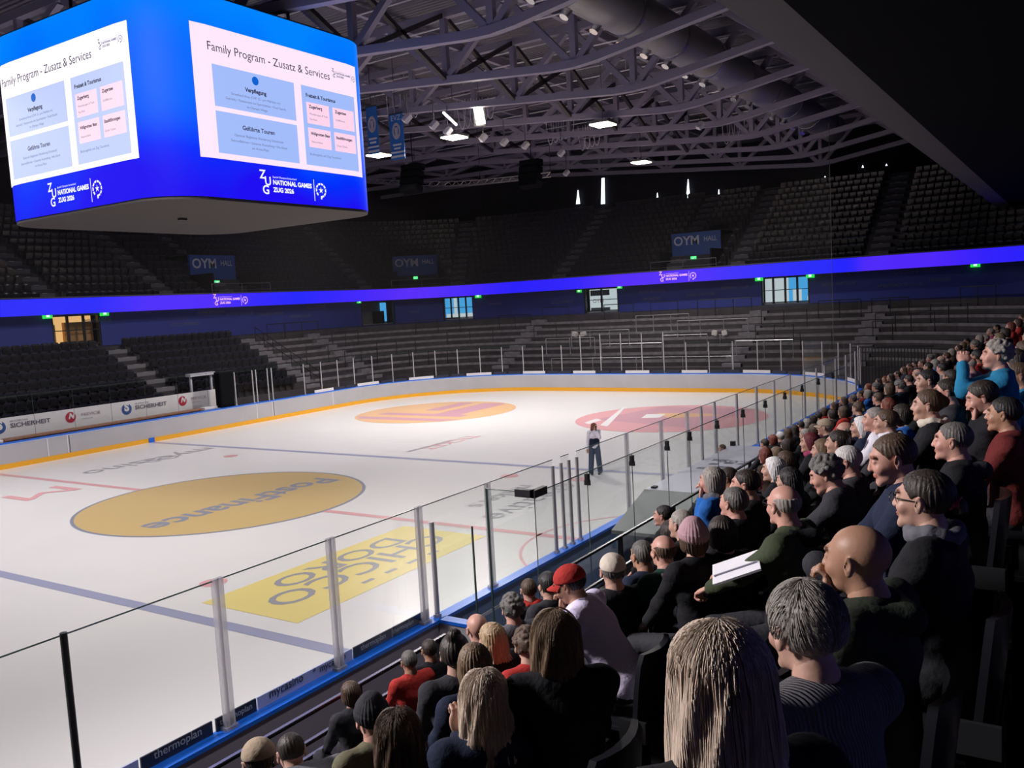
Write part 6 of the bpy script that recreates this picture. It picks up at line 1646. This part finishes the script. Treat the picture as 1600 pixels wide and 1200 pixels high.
hero(1232, 752, 'woman with long black hair in black', None, D=7.4, haz=80, kind='f', hair='long', hc='black', top='black')
hero(1226, 722, 'brown-haired person behind the white-haired woman', None, D=9.3, haz=90, hair='medium', hc='brown', top='black')
hero(1290, 742, 'person with curly grey-brown hair bent over a phone in a dark grey hoodie', None, haz=95, hpitch=-.35, detail=2, hair='curly', hc='darkgrey', top='charcoal', pose='write', skin='pink', lean=.3)
hero(1322, 722, 'grey-haired person in a dark grey jacket behind the curly head', None, D=6.2, haz=95, hpitch=-.1, hair='short', hc='silver', top='charcoal', skin='pink')
hero(1265, 692, 'woman with dark red hair and a pink scarf', None, D=10.0, haz=95, kind='f', hair='bob', hc='maroon', top='black', extras=ex_scarf('rose'))
hero(1284, 704, 'light brown-haired person right of the dark red hair', None, D=8.8, haz=95, hair='medium', hc='lightbrown', top='black')
hero(1308, 692, 'person with thick dark hair in front of the grey heads', None, D=8.2, haz=90, hair='thick', hc='dark', top='black')
hero(1289, 668, 'person in a grey-beige cap by the front rail', None, haz=90, hair='crop', hc='grey', hat='cap', hatc='beige', top='black')
hero(1319, 674, 'bald pink man among the middle rows', None, D=10.2, haz=100, hair='fringe', hc='grey', top='black', skin='pink')
hero(1345, 668, 'white-haired person with a smooth bob in the middle rows', None, D=9.3, haz=95, kind='f', hair='bob', hc='white', top='navy')
hero(1366, 656, 'grey-haired man in a white shirt', None, D=8.2, haz=98, hair='short', hc='grey', top='white', skin='pink')
hero(1384, 660, 'person with brown hair and white collar right of the white shirt', None, D=8.0, haz=95, kind='f', hair='pony', hc='brown', top='charcoal', extras=ex_scarf('white'))
hero(1408, 650, 'person in a bright blue top with dark hair in the upper middle', None, D=8.6, haz=90, hair='medium', hc='dark', top='blue')
# auto-filled rest of the crowd further along -----------------------------------
rs = random.Random(21)
HS = [('short', 'dark'), ('short', 'brown'), ('short', 'grey'), ('short', 'black'), ('bob', 'brown'), ('bob', 'grey'), ('long', 'brown'), ('long', 'dark'), ('fringe', 'grey'), ('medium', 'lightbrown'), ('medium', 'dark'), ('curly', 'darkgrey'), ('pony', 'brown'), ('short', 'silver'), ('bob', 'auburn')]
HN = {'short': 'short', 'bob': 'bobbed', 'long': 'long', 'fringe': 'thinning', 'medium': 'chin-length', 'curly': 'curly', 'pony': 'ponytailed'}
TOPS = ['black']*9+['charcoal']*5+['navy']*4+['grey', 'rose', 'maroon', 'red', 'blue', 'pink', 'olive', 'brown', 'lightgrey']
CNT = {}
seatw = .54
for r in range(8):
    # the rows farther than the hand-placed people
    x = -12.0+.1*r
    while x < 12.6:
        x += seatw
        hp_ = (x, ROWY[r]+.06, ROWZ[r]+HEADH+rs.uniform(-.05, .05))
        X, Y, zz = project(hp_)
        if X < 1185 or X > 1625 or zz < 6: continue
        if any(abs(hx-x) < .5 for rr_, hx, *_ in OCC if rr_ == r): continue
        # keep the hand-placed faces clear
        if any(math.hypot(X-a, Y-b) < 1377*.13/zz+1377*.02/max(zz, 1) and zz < (hx-CAM[0]) for rr_, hx, a, b in OCC): continue
        if rs.random() > (.93 if x < 9 else .75): continue
        if zz < 7.5 and r >= 6: continue
        h_, c_ = rs.choice(HS); tp = rs.choice(TOPS); CNT[r] = CNT.get(r, -1)+1
        fem = h_ in ('bob', 'long', 'pony')
        haz = az_to(hp_, WOMAN)+rs.uniform(-12, 12)
        haz = max(60, min(140, haz))
        lab = '%s with %s %s hair in %s, %s from the near end of %s row' % ('person', HN[h_], {'darkgrey': 'dark grey', 'lightbrown': 'light brown'}.get(c_, c_), tp, ordw(CNT[r]), ordw(r))
        t, info = person(lab, hp_, ROWZ[r], 90, haz, rs.choice([0, 0, -.12]), rs.choice(['lap', 'clasp', 'lap', 'fold', 'chin_l'] if rs.random() < .5 else ['lap', 'clasp']), rs.choice([0.0, .06, .12]), 'f' if fem else 'm', h_, c_, rs.choice(['fair', 'pink', 'fair', 'tan']), tp, rs.choice(['charcoal', 'black', 'denim']), detail=0, group='spectators in the far rows')
        OCC.append((r, x, X, Y))
# white pad, phone, flower, seats ------------------------------------------------
paper = mat('paper', (.85, .84, .90), .7)
p = CAM+ray(1150, 887)*4.72
t = thing('writing_pad', 'large white writing pad held by the man in the olive jacket', 'pad', tuple(p))
b = MB(); R = Matrix.Rotation(.35, 3, 'Z') @ Matrix.Rotation(-.35, 3, 'X'); b.box(tuple(p), (.34, .26, .012), R); b.build('pages', paper, t)
b = MB(); b.box(tuple(Vector(p)+R @ Vector((-.05, 0, .010))), (.012, .24, .008), R); b.build('fold', mat('pad_spine', (.25, .25, .32), .6), t)
p = at(1278, 770, Y=-21.1)
b = MB(); b.box(tuple(p), (.075, .15, .01), Matrix.Rotation(.5, 3, 'X')); tag(b.build('mobile_phone', black), 'dark mobile phone held by the curly-haired person in the hoodie', 'phone')
p = at(1543, 566, Y=-21.9)
b = MB(); b.box(tuple(p), (.15, .012, .075)); tag(b.build('mobile_phone', black), 'mobile phone held up by the person with blue sleeves', 'phone')
p = at(1187, 757, Y=-20.3); t = thing('pink_flower_clip', 'small pink flower-shaped ornament left of the white-haired woman', 'ornament', tuple(p)); b = MB()
for i in range(6): a = 2*math.pi*i/6; b.tube(p, (p[0]+.045*math.cos(a), p[1], p[2]+.045*math.sin(a)), .012, .02, 8)
b.build('petals', mat('flower_pink', (.75, .08, .22), .6), t)
n_ = 0
for r in range(3, 7):
    x = -17.4+.17*r
    while x < -9.5:
        if all(abs(x-a) > .5 for q, a in SEATX if q == r) and r < 6 and not any(q == r and abs(x-hx) < .5 for q, hx, *_ in OCC):
            place_seat(x, ROWY[r]-.02, ROWZ[r], 0, 'black empty folded seat between the nearest spectators, %s in the %s row' % (ordw(n_), ordw(r)), 'empty seats among the nearest spectators'); n_ += 1
        x += .52
# person at the scorer box
person('person with brown hair sitting low at the scorer box behind the grey slab', tuple(at(1128, 701, Y=-14.98)), .42, 100, 125, -.1, 'lap', .1, 'm', 'short', 'brown', 'fair', 'lightgrey', detail=1)
b = MB(); b.bb(3.3, 4.5, -15.3, -14.85, 0, .42); tag(b.build('scorer_bench', darkwall), 'dark low bench platform under the scorer', 'bench')
# people in the front rows below the rail at lower left
person('dark-haired person in a red top seen through the lower left railing', tuple(at(640, 1050, Y=-17.55)), ROWZ[0], 80, 60, 0, 'lap', .1, 'm', 'short', 'darkgrey', 'tan', 'red', detail=1)
person('person in black seen through the bars next to the red top', tuple(at(672, 1040, Y=-17.55)), ROWZ[0], 80, 60, 0, 'lap', .1, 'm', 'short', 'dark', 'tan', 'black', detail=1)
person('person in dark clothes behind the railing near the picture bottom', tuple(at(548, 1085, Y=-17.55)), ROWZ[0], 80, 60, -.1, 'lap', .1, 'f', 'medium', 'brown', 'fair', 'charcoal', detail=1)

# ---------------------------------------------------------------- woman on the ice
foot = at(932, 741, z=0)
hpos = (foot[0], foot[1], 1.57)
def ex_vest(t, info, M4, d):
    n = info['neck']; R = info['Rt']
    V, F = surfnet([('e', n+R @ np.array([0, 0, -.40]), (.185, .150, .27), R)], .016, .03)
    child('navy_vest', mkmesh('navy_vest', id(t), V, F), cm('navy'), t)
    V, F = surfnet([('c', info['chest']*0+np.array([-.09, .02, .85]), np.array([-.15, -.03, .10]), .098, .085), ('c', np.array([.09, .02, .85]), np.array([.15, .02, .10]), .098, .085)], .02, .02)
    child('wide_jeans', mkmesh('wide_jeans', id(t)+1, V, F), cm('denim'), t)
    h = info['hands'][0]; b = MB(); b.tube(h+np.array([0, .03, -.06]), h+np.array([0, .05, .12]), .016, .02, 10); b.tube(h+np.array([0, .05, .12]), h+np.array([0, .055, .17]), .03, .028, 12)
    me = bpy.data.meshes.new('microphone'); me.from_pydata(b.v, [], b.f); child('microphone', me, black, t)
person('woman with long red-brown hair standing on the ice in jeans speaking into a microphone', hpos, 0, 205, 262, -.08, 'lap', .0, 'f', 'long', 'auburn', 'fair', 'white', 'denim', detail=2, stand=True, extras=ex_vest)
